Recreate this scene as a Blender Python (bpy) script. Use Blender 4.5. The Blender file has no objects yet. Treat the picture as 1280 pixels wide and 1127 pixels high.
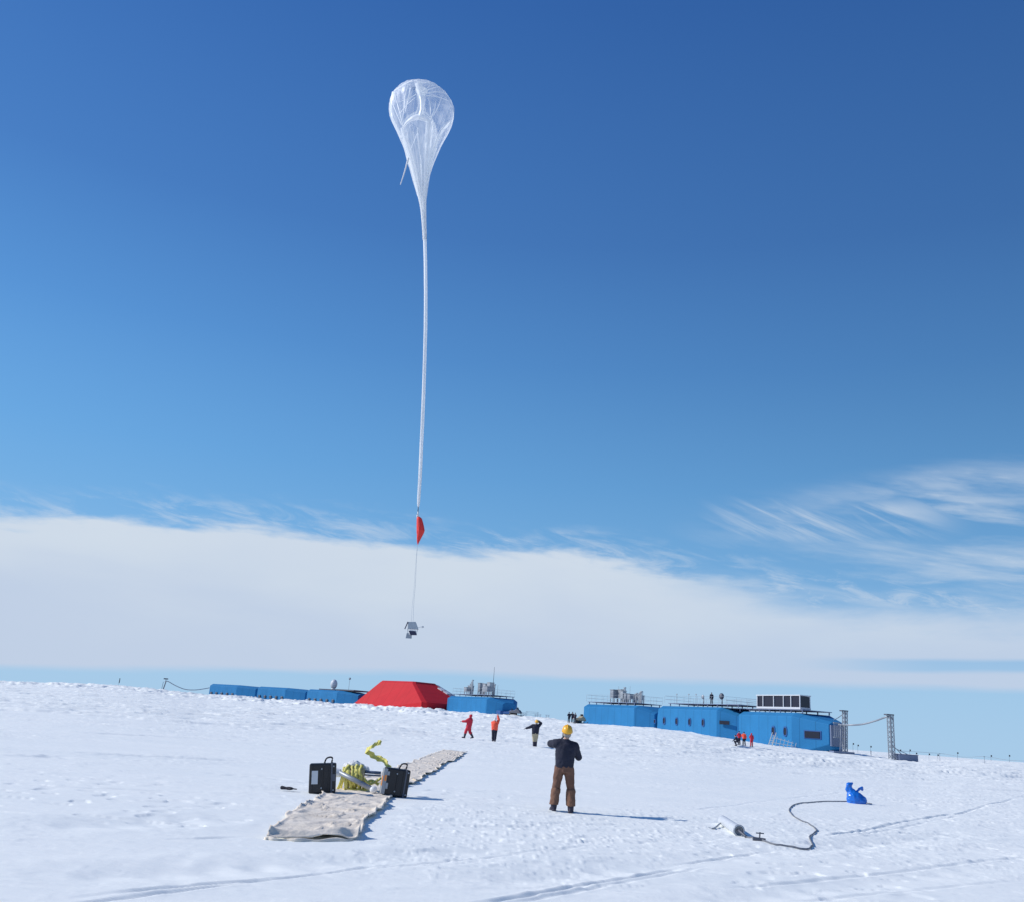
import bpy, math, random
import numpy as np
from mathutils import Vector, Matrix, Euler
random.seed(7)
rad = math.radians
scene = bpy.context.scene
COL = scene.collection

# ------------------------------------------------------------------ camera
F = 1150.0; CX = 640.0; CY = 563.5; EYE = 1.72
PITCH = rad(16.5); ROLL = rad(4.2)
FW = Vector((0, math.cos(PITCH), math.sin(PITCH)))
R0 = Vector((1, 0, 0)); U0 = Vector((0, -math.sin(PITCH), math.cos(PITCH)))
RT = R0*math.cos(ROLL) + U0*math.sin(ROLL)
UP = U0*math.cos(ROLL) - R0*math.sin(ROLL)
cam_d = bpy.data.cameras.new('camera'); cam = bpy.data.objects.new('camera', cam_d); COL.objects.link(cam)
cam_d.sensor_width = 36; cam_d.lens = 36*F/1280; cam_d.clip_end = 60000; cam_d.clip_start = 0.1
M = Matrix((RT, UP, -FW)).transposed().to_4x4(); M.translation = Vector((0, 0, EYE))
cam.matrix_world = M
scene.camera = cam

def ray(px, py):
    return (RT*((px-CX)/F) + UP*((CY-py)/F) + FW)
def P(px, py, D):
    """the place in the world, D metres ahead, seen at that spot of the photograph"""
    r = ray(px, py); return Vector((0, 0, EYE)) + r*(D/r.y)
def hor(px): return 905 + (px-640)*0.0734

# ------------------------------------------------------------------ noise
def _h(ix, iy, s):
    n = (ix.astype(np.int64)*374761393 + iy.astype(np.int64)*668265263 + s*1442695041) & 0x7fffffff
    n = (n ^ (n >> 13))*1274126177 & 0x7fffffff
    n = (n ^ (n >> 16)) & 0xffff
    return n/65535.0
def noise(x, y, s=0):
    ix = np.floor(x); iy = np.floor(y); fx = x-ix; fy = y-iy
    fx = fx*fx*(3-2*fx); fy = fy*fy*(3-2*fy)
    a = _h(ix, iy, s); b = _h(ix+1, iy, s); c = _h(ix, iy+1, s); d = _h(ix+1, iy+1, s)
    return (a*(1-fx)+b*fx)*(1-fy)+(c*(1-fx)+d*fx)*fy
def fbm(x, y, s=0, o=3):
    t = 0; a = .5
    for k in range(o):
        t = t + a*noise(x, y, s+k*17); x = x*2.03; y = y*2.03; a *= .5
    return t/(1-.5**o)
def sst(a, b, x):
    t = np.clip((x-a)/(b-a), 0, 1); return t*t*(3-2*t)

# ------------------------------------------------------------------ terrain
_cr = [  # px, crest row, distance of the crest
 (-300,836,250),(-100,845,250),(0,851,250),(100,854,250),(180,860,248),(260,869,245),(320,873,236),(383,877,227),(450,881,217),(500,885,208),
 (558,889,194),(600,891,188),(643,895,182),(690,898,180),(730,904,160),(775,907,152),(817,910,146),(870,916,140),(920,924,132),
 (960,930,124),(1005,936,120),(1045,940,118),(1070,943,118),(1145,952,112),(1200,952,118),(1280,955,130),(1500,968,150)]
_az = []; _zc = []; _dc = []
for px, py, D in _cr:
    p = P(px, py, D); _az.append(math.atan2(p.x, p.y)); _zc.append(p.z); _dc.append(D)
_az = np.array(_az); _zc = np.array(_zc); _dc = np.array(_dc)
def macro(x, y):
    az = np.arctan2(x, y)
    zc = np.interp(az, _az, _zc); dc = np.interp(az, _az, _dc)
    back = sst(.7, 1.4, np.abs(az)); zc = zc*(1-back)
    D = np.where(np.abs(az) < 1.2, y, np.hypot(x, y)); D = np.maximum(D, .01)
    t = D/dc
    up = t**2.1
    dn = 1 - sst(1.0, 3.2, t)*1.0
    return zc*np.where(t < 1, up, dn)
TRACKS = []; FLAT = []
def detail(x, y):
    D = np.hypot(x, y)
    fade = 1-sst(240, 320, D)
    xr = x*.97+y*.24; yr = -x*.24+y*.97
    m = sst(.42, .68, fbm(x/9, y/9, 5, 2))
    near = 1-sst(14, 60, D)
    z = .012*(fbm(xr/2.4, yr/.5, 1, 3)-.5) + .03*(fbm(xr/6, yr/1.6, 2, 2)-.5)
    # wind-cut lips
    s1 = fbm(xr/1.5, yr/.42, 9, 3); z = z + .022*sst(.56, .63, s1)*(.25+.9*m)
    # lumps of broken snow
    l = noise(x/.09, y/.14, 11)*noise(x/.27, y/.4, 12); z = z + .010*sst(.36, .6, l)*(.15+.8*m) + .010*sst(.62, .72, noise(xr/.5, yr/.2, 13))*sst(.45,.6,fbm(x/3, y/4, 14, 2))
    l2 = noise(x/.09, y/.09, 21); z = z + .007*sst(.6, .85, l2)*(.2+m)
    z = z - .022*sst(.70, .82, noise(x/.42, y/.22, 31))*(.1+sst(.45, .6, fbm(x/5, y/8, 33, 2)))
    # rough banked snow along the crest by the buildings
    az = np.arctan2(x, y); dc = np.interp(az, _az, _dc)
    b = sst(.74, .9, D*np.cos(az)/dc)*(1-sst(1.02, 1.2, D*np.cos(az)/dc))
    left = 1-sst(-.08, .12, az)
    z = z + b*(.25+.75*left)*(.5*sst(.5, .75, fbm(x/3.2, y/3.6, 41, 3)) + .22*(noise(x/.9, y/1.3, 43)-.5) + .14*sst(.6,.8,noise(x/.5, y/.9, 44)))
    mid = sst(40, 90, D)*(1-b)
    z = z + mid*(.17*sst(.57, .64, fbm(xr/9, yr/2.2, 51, 3)) + .09*sst(.56,.62,fbm(xr/3, yr/1.0, 52, 3)))
    for (x0, y0, x1, y1, w, d) in TRACKS:
        L = math.hypot(x1-x0, y1-y0); ux = (x1-x0)/L; uy = (y1-y0)/L
        s = (x-x0)*ux+(y-y0)*uy; n = -(x-x0)*uy+(y-y0)*ux + .05*np.sin(s*.6)
        inside = sst(0, 1, s)*(1-sst(L-1, L, s))
        g = np.exp(-(n/w)**2); r = np.exp(-((np.abs(n)-1.9*w)/(.6*w))**2)
        z = z + inside*sst(.22, .5, noise(s/2.2, s*0, 63))*(-.85*d*g*(.3+1.0*noise(s/.3, n*2, 61)) + .28*d*r*noise(s/.2, n*4, 62))
    # trodden flat under the ground cloth and the gear
    for (x0, y0, x1, y1, hw) in FLAT:
        L = math.hypot(x1-x0, y1-y0); ux = (x1-x0)/L; uy = (y1-y0)/L
        s = np.clip((x-x0)*ux+(y-y0)*uy, 0, L); d = np.hypot(x-x0-s*ux, y-y0-s*uy)
        z = z*(.12+.88*sst(hw, hw+.5, d))
    return z*fade
def zg(x, y, det=True):
    x = np.asarray(x, float); y = np.asarray(y, float)
    z = macro(x, y)
    if det: z = z + detail(x, y)
    return z
def G(px, py, det=False):
    """ground point under a spot of the photograph"""
    r = ray(px, py); o = Vector((0, 0, EYE)); D = 5.0
    while D < 400:
        p = o + r*(D/r.y)
        if p.z < float(zg(p.x, p.y, det)): break
        D += .05 if D < 60 else .3
    p.z = float(zg(p.x, p.y, det)); return p
for a, b in [((386,1049),(455,994)),((455,994),(505,970)),((505,970),(570,939)),((395,992),(500,998))]:
    A = G(*a); B = G(*b); FLAT.append((A.x, A.y, B.x, B.y, .75))
for a, b, w, d in [((560,1135),(860,1080),.05,.05),((600,1135),(900,1078),.04,.02),((1030,1046),(1190,1016),.06,.07),((1060,1046),(1200,1020),.05,.03),((1190,1018),(1290,992),.06,.05),
                   ((180,1050),(345,1044),.05,.04),((60,1125),(420,1088),.04,.035),((0,1140),(520,1075),.04,.03),((420,1088),(760,1055),.04,.02),
                   ((0,1061),(60,1058),.07,.04),((0,944),(100,946),.3,0.154),((90,940),(330,952),.22,0.132),((250,965),(380,975),.14,0.11),((0,980),(370,996),.08,.03),
                   ((740,945),(900,958),.2,0.11),((560,908),(640,915),.3,0.198),((600,925),(700,932),.25,0.176),((640,940),(700,946),.2,0.132),((520,915),(600,918),.3,0.154),
                   ((900,1110),(1280,1072),.05,.03),((960,1127),(1280,1100),.05,.02),((860,1012),(1100,985),.06,.02),((830,1080),(960,1062),.04,.03),((820,950),(960,962),.2,0.11),
                   ((60,888),(300,905),.35,0.22),((250,905),(480,918),.3,0.22),((0,1100),(640,1062),.45,.05),((560,1105),(1280,1035),.4,.05),((840,1130),(1280,1080),.35,.04),((0,1035),(330,1020),.5,.05),((880,960),(1060,975),.15,0.088),((980,965),(1100,972),.15,0.11),((100,915),(420,930),.2,0.132)]:
    A = G(*a); B = G(*b); TRACKS.append((A.x, A.y, B.x, B.y, w, d))

# ------------------------------------------------------------------ materials
def newmat(name):
    m = bpy.data.materials.new(name); m.use_nodes = True
    nt = m.node_tree; return m, nt, nt.nodes['Principled BSDF']
def pmat(name, col, rough=.6, metal=0, var=.12, nscale=6, bump=.0, bscale=40, coat=0, spec=.5):
    m, nt, b = newmat(name)
    tc = nt.nodes.new('ShaderNodeTexCoord'); nz = nt.nodes.new('ShaderNodeTexNoise')
    nz.inputs['Scale'].default_value = nscale; nz.inputs['Detail'].default_value = 5
    nt.links.new(tc.outputs['Object'], nz.inputs['Vector'])
    mx = nt.nodes.new('ShaderNodeMix'); mx.data_type = 'RGBA'
    mx.inputs[6].default_value = (*[c*(1-var) for c in col], 1); mx.inputs[7].default_value = (*[min(1, c*(1+var)) for c in col], 1)
    nt.links.new(nz.outputs['Fac'], mx.inputs[0]); nt.links.new(mx.outputs[2], b.inputs['Base Color'])
    b.inputs['Roughness'].default_value = rough; b.inputs['Metallic'].default_value = metal
    b.inputs['Specular IOR Level'].default_value = spec
    if coat: b.inputs['Coat Weight'].default_value = coat
    if bump:
        n2 = nt.nodes.new('ShaderNodeTexNoise'); n2.inputs['Scale'].default_value = bscale; n2.inputs['Detail'].default_value = 6
        nt.links.new(tc.outputs['Object'], n2.inputs['Vector'])
        bp = nt.nodes.new('ShaderNodeBump'); bp.inputs['Strength'].default_value = bump; bp.inputs['Distance'].default_value = .02
        nt.links.new(n2.outputs['Fac'], bp.inputs['Height']); nt.links.new(bp.outputs['Normal'], b.inputs['Normal'])
    return m
def snow_mat():
    m, nt, b = newmat('snow')
    tc = nt.nodes.new('ShaderNodeTexCoord'); mp = nt.nodes.new('ShaderNodeMapping')
    mp.inputs['Scale'].default_value = (.6, 2.2, 1); mp.inputs['Rotation'].default_value = (0, 0, .25)
    nt.links.new(tc.outputs['Object'], mp.inputs['Vector'])
    n1 = nt.nodes.new('ShaderNodeTexNoise'); n1.inputs['Scale'].default_value = 3; n1.inputs['Detail'].default_value = 9; n1.inputs['Roughness'].default_value = .65
    nt.links.new(mp.outputs[0], n1.inputs['Vector'])
    n2 = nt.nodes.new('ShaderNodeTexNoise'); n2.inputs['Scale'].default_value = .16; n2.inputs['Detail'].default_value = 5
    nt.links.new(mp.outputs[0], n2.inputs['Vector'])
    mx = nt.nodes.new('ShaderNodeMix'); mx.data_type = 'RGBA'
    mx.inputs[6].default_value = (.86, .885, .855, 1); mx.inputs[7].default_value = (.925, .935, .89, 1)
    ad = nt.nodes.new('ShaderNodeMath'); ad.operation = 'ADD'
    nt.links.new(n1.outputs['Fac'], ad.inputs[0]); nt.links.new(n2.outputs['Fac'], ad.inputs[1])
    mr = nt.nodes.new('ShaderNodeMapRange'); mr.inputs['From Min'].default_value = .75; mr.inputs['From Max'].default_value = 1.2
    nt.links.new(ad.outputs[0], mr.inputs['Value']); nt.links.new(mr.outputs[0], mx.inputs[0])
    nt.links.new(mx.outputs[2], b.inputs['Base Color'])
    b.inputs['Roughness'].default_value = .75; b.inputs['Specular IOR Level'].default_value = .2
    n3 = nt.nodes.new('ShaderNodeTexNoise'); n3.inputs['Scale'].default_value = 5; n3.inputs['Detail'].default_value = 8; n3.inputs['Roughness'].default_value = .7
    nt.links.new(mp.outputs[0], n3.inputs['Vector'])
    bp = nt.nodes.new('ShaderNodeBump'); bp.inputs['Strength'].default_value = .3; bp.inputs['Distance'].default_value = .03
    nt.links.new(n3.outputs['Fac'], bp.inputs['Height']); nt.links.new(bp.outputs['Normal'], b.inputs['Normal'])
    return m
def panel_mat(name, col, step=1.9, w=.05):
    m, nt, b = newmat(name)
    tc = nt.nodes.new('ShaderNodeTexCoord'); sx = nt.nodes.new('ShaderNodeSeparateXYZ'); nt.links.new(tc.outputs['Object'], sx.inputs[0])
    md = nt.nodes.new('ShaderNodeMath'); md.operation = 'PINGPONG'; md.inputs[1].default_value = step/2
    nt.links.new(sx.outputs['X'], md.inputs[0])
    lt = nt.nodes.new('ShaderNodeMath'); lt.operation = 'LESS_THAN'; lt.inputs[1].default_value = w*.8
    nt.links.new(md.outputs[0], lt.inputs[0])
    nz = nt.nodes.new('ShaderNodeTexNoise'); nz.inputs['Scale'].default_value = .5; nz.inputs['Detail'].default_value = 5; nt.links.new(tc.outputs['Object'], nz.inputs['Vector'])
    mx = nt.nodes.new('ShaderNodeMix'); mx.data_type = 'RGBA'
    mx.inputs[6].default_value = (*[c*.86 for c in col], 1); mx.inputs[7].default_value = (*[min(1, c*1.14) for c in col], 1)
    nt.links.new(nz.outputs['Fac'], mx.inputs[0])
    m2 = nt.nodes.new('ShaderNodeMix'); m2.data_type = 'RGBA'; m2.inputs[7].default_value = (*[c*.74 for c in col], 1)
    nt.links.new(lt.outputs[0], m2.inputs[0]); nt.links.new(mx.outputs[2], m2.inputs[6]); nt.links.new(m2.outputs[2], b.inputs['Base Color'])
    b.inputs['Roughness'].default_value = .7; b.inputs['Specular IOR Level'].default_value = .18
    return m
MT = dict(
 snow=snow_mat(),
 blue=panel_mat('blue_panel', (.024, .182, .40)), blue2=pmat('blue_steel', (.012, .08, .26), .6),
 red=panel_mat('red_panel', (.53, .019, .028), 3.6, .07), redtrim=pmat('grey_blue_trim', (.16, .2, .3), .5),
 glass=pmat('dark_glass', (.012, .014, .03), .12, var=.3), frame=pmat('white_frame', (.72, .74, .76), .5),
 steel=pmat('grey_steel', (.30, .33, .37), .45, .3), dsteel=pmat('dark_steel', (.09, .1, .13), .5, .2), galv=pmat('galvanised_steel', (.42, .45, .48), .4, .5, var=.2),
 black=pmat('black_plastic', (.012, .012, .016), .45, var=.3, bump=.3), blackc=pmat('black_cable', (.03, .03, .035), .6),
 navy=pmat('dark_navy_cloth', (.016, .019, .038), .9, var=.4, nscale=9, bump=.8, bscale=14), brown=pmat('brown_canvas', (.15, .078, .055), .95, var=.35, nscale=7, bump=.8, bscale=12),
 brown2=pmat('worn_brown_canvas', (.19, .1, .065), .95, var=.3, nscale=8, bump=.8, bscale=12),
 boot=pmat('dark_boot', (.03, .028, .05), .7), yellow=pmat('yellow_helmet', (.80, .42, .03), .35), skin=pmat('skin', (.55, .33, .24), .6),
 hair=pmat('grey_hair', (.32, .31, .3), .9, bump=.8, bscale=60), redc=pmat('red_cloth', (.55, .025, .05), .85, var=.3, bump=.6, bscale=20),
 orange=pmat('orange_cloth', (.9, .10, .05), .8, var=.2, bump=.5, bscale=20), tan=pmat('tan_cloth', (.42, .36, .24), .9),
 whitec=pmat('white_cloth', (.75, .75, .75), .8, bump=.5, bscale=20), glove=pmat('dark_glove', (.02, .02, .03), .8),
 canvas=None, yrope=pmat('yellow_strap', (.72, .65, .17), .7, var=.25, nscale=14), wood=pmat('pale_wood', (.5, .42, .25), .8),
 hose=pmat('grey_hose', (.17, .18, .21), .6), alu=pmat('aluminium', (.62, .64, .68), .3, .7), bag=pmat('blue_plastic_bag', (.01, .15, .58), .25, var=.4, nscale=8, bump=1, bscale=9),
 para=pmat('red_nylon', (.75, .035, .03), .6, var=.25, nscale=1.5), solar=pmat('solar_panel', (.01, .014, .06), .2), white=pmat('white_paint', (.7, .71, .72), .4),
 paper=pmat('white_label', (.55, .58, .62), .5), olabel=pmat('orange_label', (.8, .28, .05), .5), line=pmat('white_line', (.55, .58, .62), .7))
m, nt, b = newmat('tan_canvas'); MT['canvas'] = m
tc = nt.nodes.new('ShaderNodeTexCoord'); nz = nt.nodes.new('ShaderNodeTexNoise'); nz.inputs['Scale'].default_value = 1.6; nz.inputs['Detail'].default_value = 8
nt.links.new(tc.outputs['Object'], nz.inputs['Vector']); cr = nt.nodes.new('ShaderNodeValToRGB')
cr.color_ramp.elements[0].position = .3; cr.color_ramp.elements[0].color = (.72, .64, .53, 1); cr.color_ramp.elements[1].position = .7; cr.color_ramp.elements[1].color = (.87, .78, .66, 1)
nt.links.new(nz.outputs['Fac'], cr.inputs[0]); nt.links.new(cr.outputs[0], b.inputs['Base Color']); b.inputs['Roughness'].default_value = .9
n2 = nt.nodes.new('ShaderNodeTexNoise'); n2.inputs['Scale'].default_value = 7; n2.inputs['Detail'].default_value = 6; nt.links.new(tc.outputs['Object'], n2.inputs['Vector'])
bp = nt.nodes.new('ShaderNodeBump'); bp.inputs['Strength'].default_value = .6; bp.inputs['Distance'].default_value = .04
nt.links.new(n2.outputs['Fac'], bp.inputs['Height']); nt.links.new(bp.outputs['Normal'], b.inputs['Normal'])

def film_mat(name, lo, hi, streak=30, bd=.22, gat=0):
    m, nt, b = newmat(name); N = nt.nodes; L = nt.links
    out = N['Material Output']; N.remove(b)
    uv = N.new('ShaderNodeUVMap'); mp = N.new('ShaderNodeMapping'); mp.inputs['Scale'].default_value = (streak, 3.0, 1)
    L.new(uv.outputs[0], mp.inputs['Vector'])
    nz = N.new('ShaderNodeTexNoise'); nz.inputs['Scale'].default_value = 1; nz.inputs['Detail'].default_value = 5; nz.inputs['Roughness'].default_value = .6; nz.inputs['Distortion'].default_value = .5
    L.new(mp.outputs[0], nz.inputs['Vector'])
    mr = N.new('ShaderNodeMapRange'); mr.inputs['From Min'].default_value = .42; mr.inputs['From Max'].default_value = .72
    mr.inputs['To Min'].default_value = lo; mr.inputs['To Max'].default_value = hi; L.new(nz.outputs['Fac'], mr.inputs['Value'])
    lw = N.new('ShaderNodeLayerWeight'); lw.inputs['Blend'].default_value = .22
    ad = N.new('ShaderNodeMath'); ad.operation = 'MULTIPLY_ADD'; ad.inputs[1].default_value = .45; ad.use_clamp = True
    L.new(lw.outputs['Facing'], ad.inputs[0]); L.new(mr.outputs[0], ad.inputs[2])
    if gat:     # the same film gathered into an ever narrower neck: more layers per metre
        sp_ = N.new('ShaderNodeSeparateXYZ'); L.new(uv.outputs[0], sp_.inputs[0]); mg = N.new('ShaderNodeMapRange'); L.new(sp_.outputs['Y'], mg.inputs['Value'])
        mg.inputs['From Min'].default_value = .5; mg.inputs['From Max'].default_value = 1; mg.inputs['To Max'].default_value = gat
        a2_ = N.new('ShaderNodeMath'); a2_.operation = 'ADD'; L.new(mr.outputs[0], a2_.inputs[0]); L.new(mg.outputs[0], a2_.inputs[1]); L.new(a2_.outputs[0], ad.inputs[2])
    df = N.new('ShaderNodeBsdfDiffuse'); df.inputs['Color'].default_value = (.96, .98, 1, 1)
    tl = N.new('ShaderNodeBsdfTranslucent'); tl.inputs['Color'].default_value = (.96, .98, 1, 1)
    m1 = N.new('ShaderNodeMixShader'); m1.inputs[0].default_value = .5; L.new(df.outputs[0], m1.inputs[1]); L.new(tl.outputs[0], m1.inputs[2])
    gl = N.new('ShaderNodeBsdfGlossy'); gl.inputs['Roughness'].default_value = .4; m15 = N.new('ShaderNodeMixShader'); m15.inputs[0].default_value = .10
    L.new(m1.outputs[0], m15.inputs[1]); L.new(gl.outputs[0], m15.inputs[2])
    bn = N.new('ShaderNodeTexNoise'); bn.inputs['Scale'].default_value = 1; bn.inputs['Detail'].default_value = 4; mp2 = N.new('ShaderNodeMapping'); mp2.inputs['Scale'].default_value = (streak*2.2, 9, 1)
    L.new(uv.outputs[0], mp2.inputs['Vector']); L.new(mp2.outputs[0], bn.inputs['Vector'])
    bmp = N.new('ShaderNodeBump'); bmp.inputs['Strength'].default_value = 1; bmp.inputs['Distance'].default_value = bd; L.new(bn.outputs['Fac'], bmp.inputs['Height'])
    for q in (df, tl, gl): L.new(bmp.outputs[0], q.inputs['Normal'])
    tr = N.new('ShaderNodeBsdfTransparent'); m2 = N.new('ShaderNodeMixShader')
    L.new(ad.outputs[0], m2.inputs[0]); L.new(tr.outputs[0], m2.inputs[1]); L.new(m15.outputs[0], m2.inputs[2]); L.new(m2.outputs[0], out.inputs[0])
    return m
MT['film'] = film_mat('clear_plastic_film', .12, .48, 22, .22, .65); MT['film3'] = film_mat('folded_plastic_film', .45, .95, 9, .02); MT['film4'] = film_mat('creased_plastic_film', .8, .98, 5, .01)
MT['film2'] = film_mat('gathered_plastic_film', .02, .3, 9, .1)
MT['tail'] = film_mat('bunched_plastic_film', .75, .97, 6, .02)

# ------------------------------------------------------------------ mesh helpers
class MB:
    def __init__(s): s.v = []; s.f = []; s.uv = None
    def add(s, vs, fs):
        o = len(s.v); s.v += [tuple(v) for v in vs]; s.f += [tuple(i+o for i in f) for f in fs]; return s
    def box(s, c, d, R=None):
        c = Vector(c); vs = []
        for z in (-1, 1):
            for y in (-1, 1):
                for x in (-1, 1):
                    q = Vector((x*d[0]/2, y*d[1]/2, z*d[2]/2)); vs.append(c + (R @ q if R else q))
        return s.add(vs, [(0,2,3,1),(4,5,7,6),(0,1,5,4),(2,6,7,3),(0,4,6,2),(1,3,7,5)])
    def bar(s, a, b, w, h=None):
        a = Vector(a); b = Vector(b); d = b-a; R = d.to_track_quat('X', 'Z').to_matrix(); return s.box((a+b)/2, (d.length, w, h or w), R)
    def cyl(s, a, b, r0, r1=None, n=10, cap=True):
        a = Vector(a); b = Vector(b); r1 = r0 if r1 is None else r1; R = (b-a).to_track_quat('Z', 'Y').to_matrix()
        vs = []
        for c, r in ((a, r0), (b, r1)):
            for i in range(n):
                t = 2*math.pi*i/n; vs.append(c + R @ Vector((r*math.cos(t), r*math.sin(t), 0)))
        fs = [(i, (i+1) % n, n+(i+1) % n, n+i) for i in range(n)]
        if cap: fs += [tuple(range(n-1, -1, -1)), tuple(range(n, 2*n))]
        return s.add(vs, fs)
    def ell(s, c, r, n=12, m=8, R=None):
        c = Vector(c); vs = [c + (R @ Vector((0,0,-r[2])) if R else Vector((0,0,-r[2])))]; fs = []
        for j in range(1, m):
            ph = -math.pi/2 + math.pi*j/m
            for i in range(n):
                t = 2*math.pi*i/n; q = Vector((r[0]*math.cos(ph)*math.cos(t), r[1]*math.cos(ph)*math.sin(t), r[2]*math.sin(ph)))
                vs.append(c + (R @ q if R else q))
        q = Vector((0,0,r[2])); vs.append(c + (R @ q if R else q)); top = len(vs)-1
        for i in range(n):
            fs.append((0, 1+(i+1) % n, 1+i)); fs.append((top, top-n+i, top-n+(i+1) % n))
        for j in range(m-2):
            for i in range(n):
                a = 1+j*n+i; b = 1+j*n+(i+1) % n; fs.append((a, b, b+n, a+n))
        return s.add(vs, fs)
    def cap(s, a, b, r0, r1, n=12):
        s.cyl(a, b, r0, r1, n); s.ell(a, (r0,)*3, n, 8); s.ell(b, (r1,)*3, n, 8); return s
    def rings(s, rs, n=18):     # (x, y, z, rx, ry) stacked ellipses
        vs = []; fs = []
        for (x, y, z, rx, ry) in rs:
            for i in range(n):
                t = 2*math.pi*i/n; vs.append((x+rx*math.cos(t), y+ry*math.sin(t), z))
        for j in range(len(rs)-1):
            for i in range(n): fs.append((j*n+i, j*n+(i+1) % n, (j+1)*n+(i+1) % n, (j+1)*n+i))
        fs += [tuple(range(n-1, -1, -1)), tuple(range((len(rs)-1)*n, len(rs)*n))]
        return s.add(vs, fs)
    def tube(s, pts, r, n=8, closed=False):
        pts = [Vector(p) for p in pts]; k = len(pts); vs = []; fs = []; up = Vector((0, 0, 1))
        for i, p in enumerate(pts):
            d = (pts[(i+1) % k]-pts[i-1]) if closed else (pts[min(i+1, k-1)]-pts[max(i-1, 0)])
            d.normalize(); u = up - d*up.dot(d)
            if u.length < .05: u = Vector((1, 0, 0)) - d*d.x
            u.normalize(); w = d.cross(u); rr = r[i] if isinstance(r, (list, tuple)) else r
            for j in range(n):
                t = 2*math.pi*j/n; vs.append(p + (u*math.cos(t)+w*math.sin(t))*rr)
        for i in range(k if closed else k-1):
            for j in range(n):
                a = i*n+j; b = i*n+(j+1) % n; c = ((i+1) % k)*n; fs.append((a, b, c+(j+1) % n, c+j))
        if not closed: fs += [tuple(range(n-1, -1, -1)), tuple(range((k-1)*n, k*n))]
        return s.add(vs, fs)
    def obj(s, name, mat, parent=None, smooth=False, bevel=0, loc=None):
        me = bpy.data.meshes.new(name); me.from_pydata(s.v, [], s.f); me.update()
        me.materials.append(MT[mat] if isinstance(mat, str) else mat)
        o = bpy.data.objects.new(name, me); COL.objects.link(o)
        if parent: o.parent = parent
        if loc is not None: o.location = loc
        if smooth: me.polygons.foreach_set('use_smooth', [True]*len(me.polygons))
        if bevel:
            b = o.modifiers.new('bevel', 'BEVEL'); b.width = bevel; b.segments = 2; b.limit_method = 'ANGLE'
        return o
    def organic(s, name, mat, parent=None, voxel=.012, smooth=6, puff=0, pscale=.12):
        o = s.obj(name, mat, parent)
        r = o.modifiers.new('r', 'REMESH'); r.mode = 'VOXEL'; r.voxel_size = voxel
        sm = o.modifiers.new('s', 'SMOOTH'); sm.iterations = smooth; sm.factor = .5
        if puff:
            t = bpy.data.textures.new('folds', 'CLOUDS'); t.noise_scale = pscale
            d = o.modifiers.new('d', 'DISPLACE'); d.texture = t; d.strength = puff; d.texture_coords = 'LOCAL'
        dg = bpy.context.evaluated_depsgraph_get(); me = bpy.data.meshes.new_from_object(o.evaluated_get(dg))
        o.modifiers.clear(); old = o.data; o.data = me; bpy.data.meshes.remove(old); me.name = name
        me.polygons.foreach_set('use_smooth', [True]*len(me.polygons))
        return o
def spline(pts, k=8):
    pts = [Vector(p) for p in pts]; out = []
    for i in range(len(pts)-1):
        p0 = pts[max(i-1, 0)]; p1 = pts[i]; p2 = pts[i+1]; p3 = pts[min(i+2, len(pts)-1)]
        for j in range(k):
            t = j/k; out.append(.5*((2*p1)+(p2-p0)*t+(2*p0-5*p1+4*p2-p3)*t*t+(3*p1-p0-3*p2+p3)*t**3))
    out.append(pts[-1]); return out
def tag(o, label=None, cat=None, group=None, kind=None):
    if label: o['label'] = label
    if cat: o['category'] = cat
    if group: o['group'] = group
    if kind: o['kind'] = kind
    return o
def empty(name, loc, rz=0, label=None, cat=None, group=None):
    o = bpy.data.objects.new(name, None); COL.objects.link(o); o.location = loc; o.rotation_euler = (0, 0, rz); o.empty_display_size = .2
    return tag(o, label, cat, group)
def copy_tree(o, parent=None):
    c = o.copy(); COL.objects.link(c); c.parent = parent
    for ch in o.children: copy_tree(ch, c)
    return c

# ------------------------------------------------------------------ snow field
def build_ground():
    az = np.concatenate([np.linspace(-.62, .62, 1150), np.linspace(.66, 2*math.pi-.66, 90)])
    r = np.concatenate([np.linspace(.5, 7.5, 16)[:-1], 7.5*np.exp(np.linspace(0, math.log(300/7.5), 950)), 300*np.exp(np.linspace(.06, math.log(14000/300), 45))])
    A, Rr = np.meshgrid(az, r)
    X = Rr*np.sin(A); Y = Rr*np.cos(A); Z = zg(X, Y)
    # the dense relief fades out where the mesh is coarse
    na = len(az); nr = len(r)
    co = np.stack([X, Y, Z], -1).reshape(-1, 3)
    co = np.vstack([co, [[0, 0, float(macro(np.array(0.), np.array(.1)))]]])
    i = np.arange(nr-1)[:, None]*na; j = np.arange(na)[None, :]; j2 = (j+1) % na
    q = np.stack([i+j, i+na+j, i+na+j2, i+j2], -1).reshape(-1, 4)[:, ::-1]
    c = len(co)-1; tri = np.stack([np.full(na, c), np.arange(na), (np.arange(na)+1) % na], -1)
    me = bpy.data.meshes.new('snow_field'); nv = len(co); nq = len(q); ntri = len(tri)
    me.vertices.add(nv); me.vertices.foreach_set('co', co.ravel())
    me.loops.add(nq*4+ntri*3); me.loops.foreach_set('vertex_index', np.concatenate([q.ravel(), tri[:, ::-1].ravel()]).astype(np.int32))
    me.polygons.add(nq+ntri)
    me.polygons.foreach_set('loop_start', np.concatenate([np.arange(nq)*4, nq*4+np.arange(ntri)*3]).astype(np.int32))
    me.polygons.foreach_set('loop_total', np.concatenate([np.full(nq, 4), np.full(ntri, 3)]).astype(np.int32))
    me.update(calc_edges=True); me.validate()
    me.polygons.foreach_set('use_smooth', [True]*len(me.polygons))
    me.materials.append(MT['snow'])
    o = bpy.data.objects.new('snow_field', me); COL.objects.link(o)
    if me.polygons[5000].normal.z < 0: me.flip_normals()
    return tag(o, 'flat wind-scoured snow reaching to the horizon', kind='structure')
build_ground()

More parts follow.
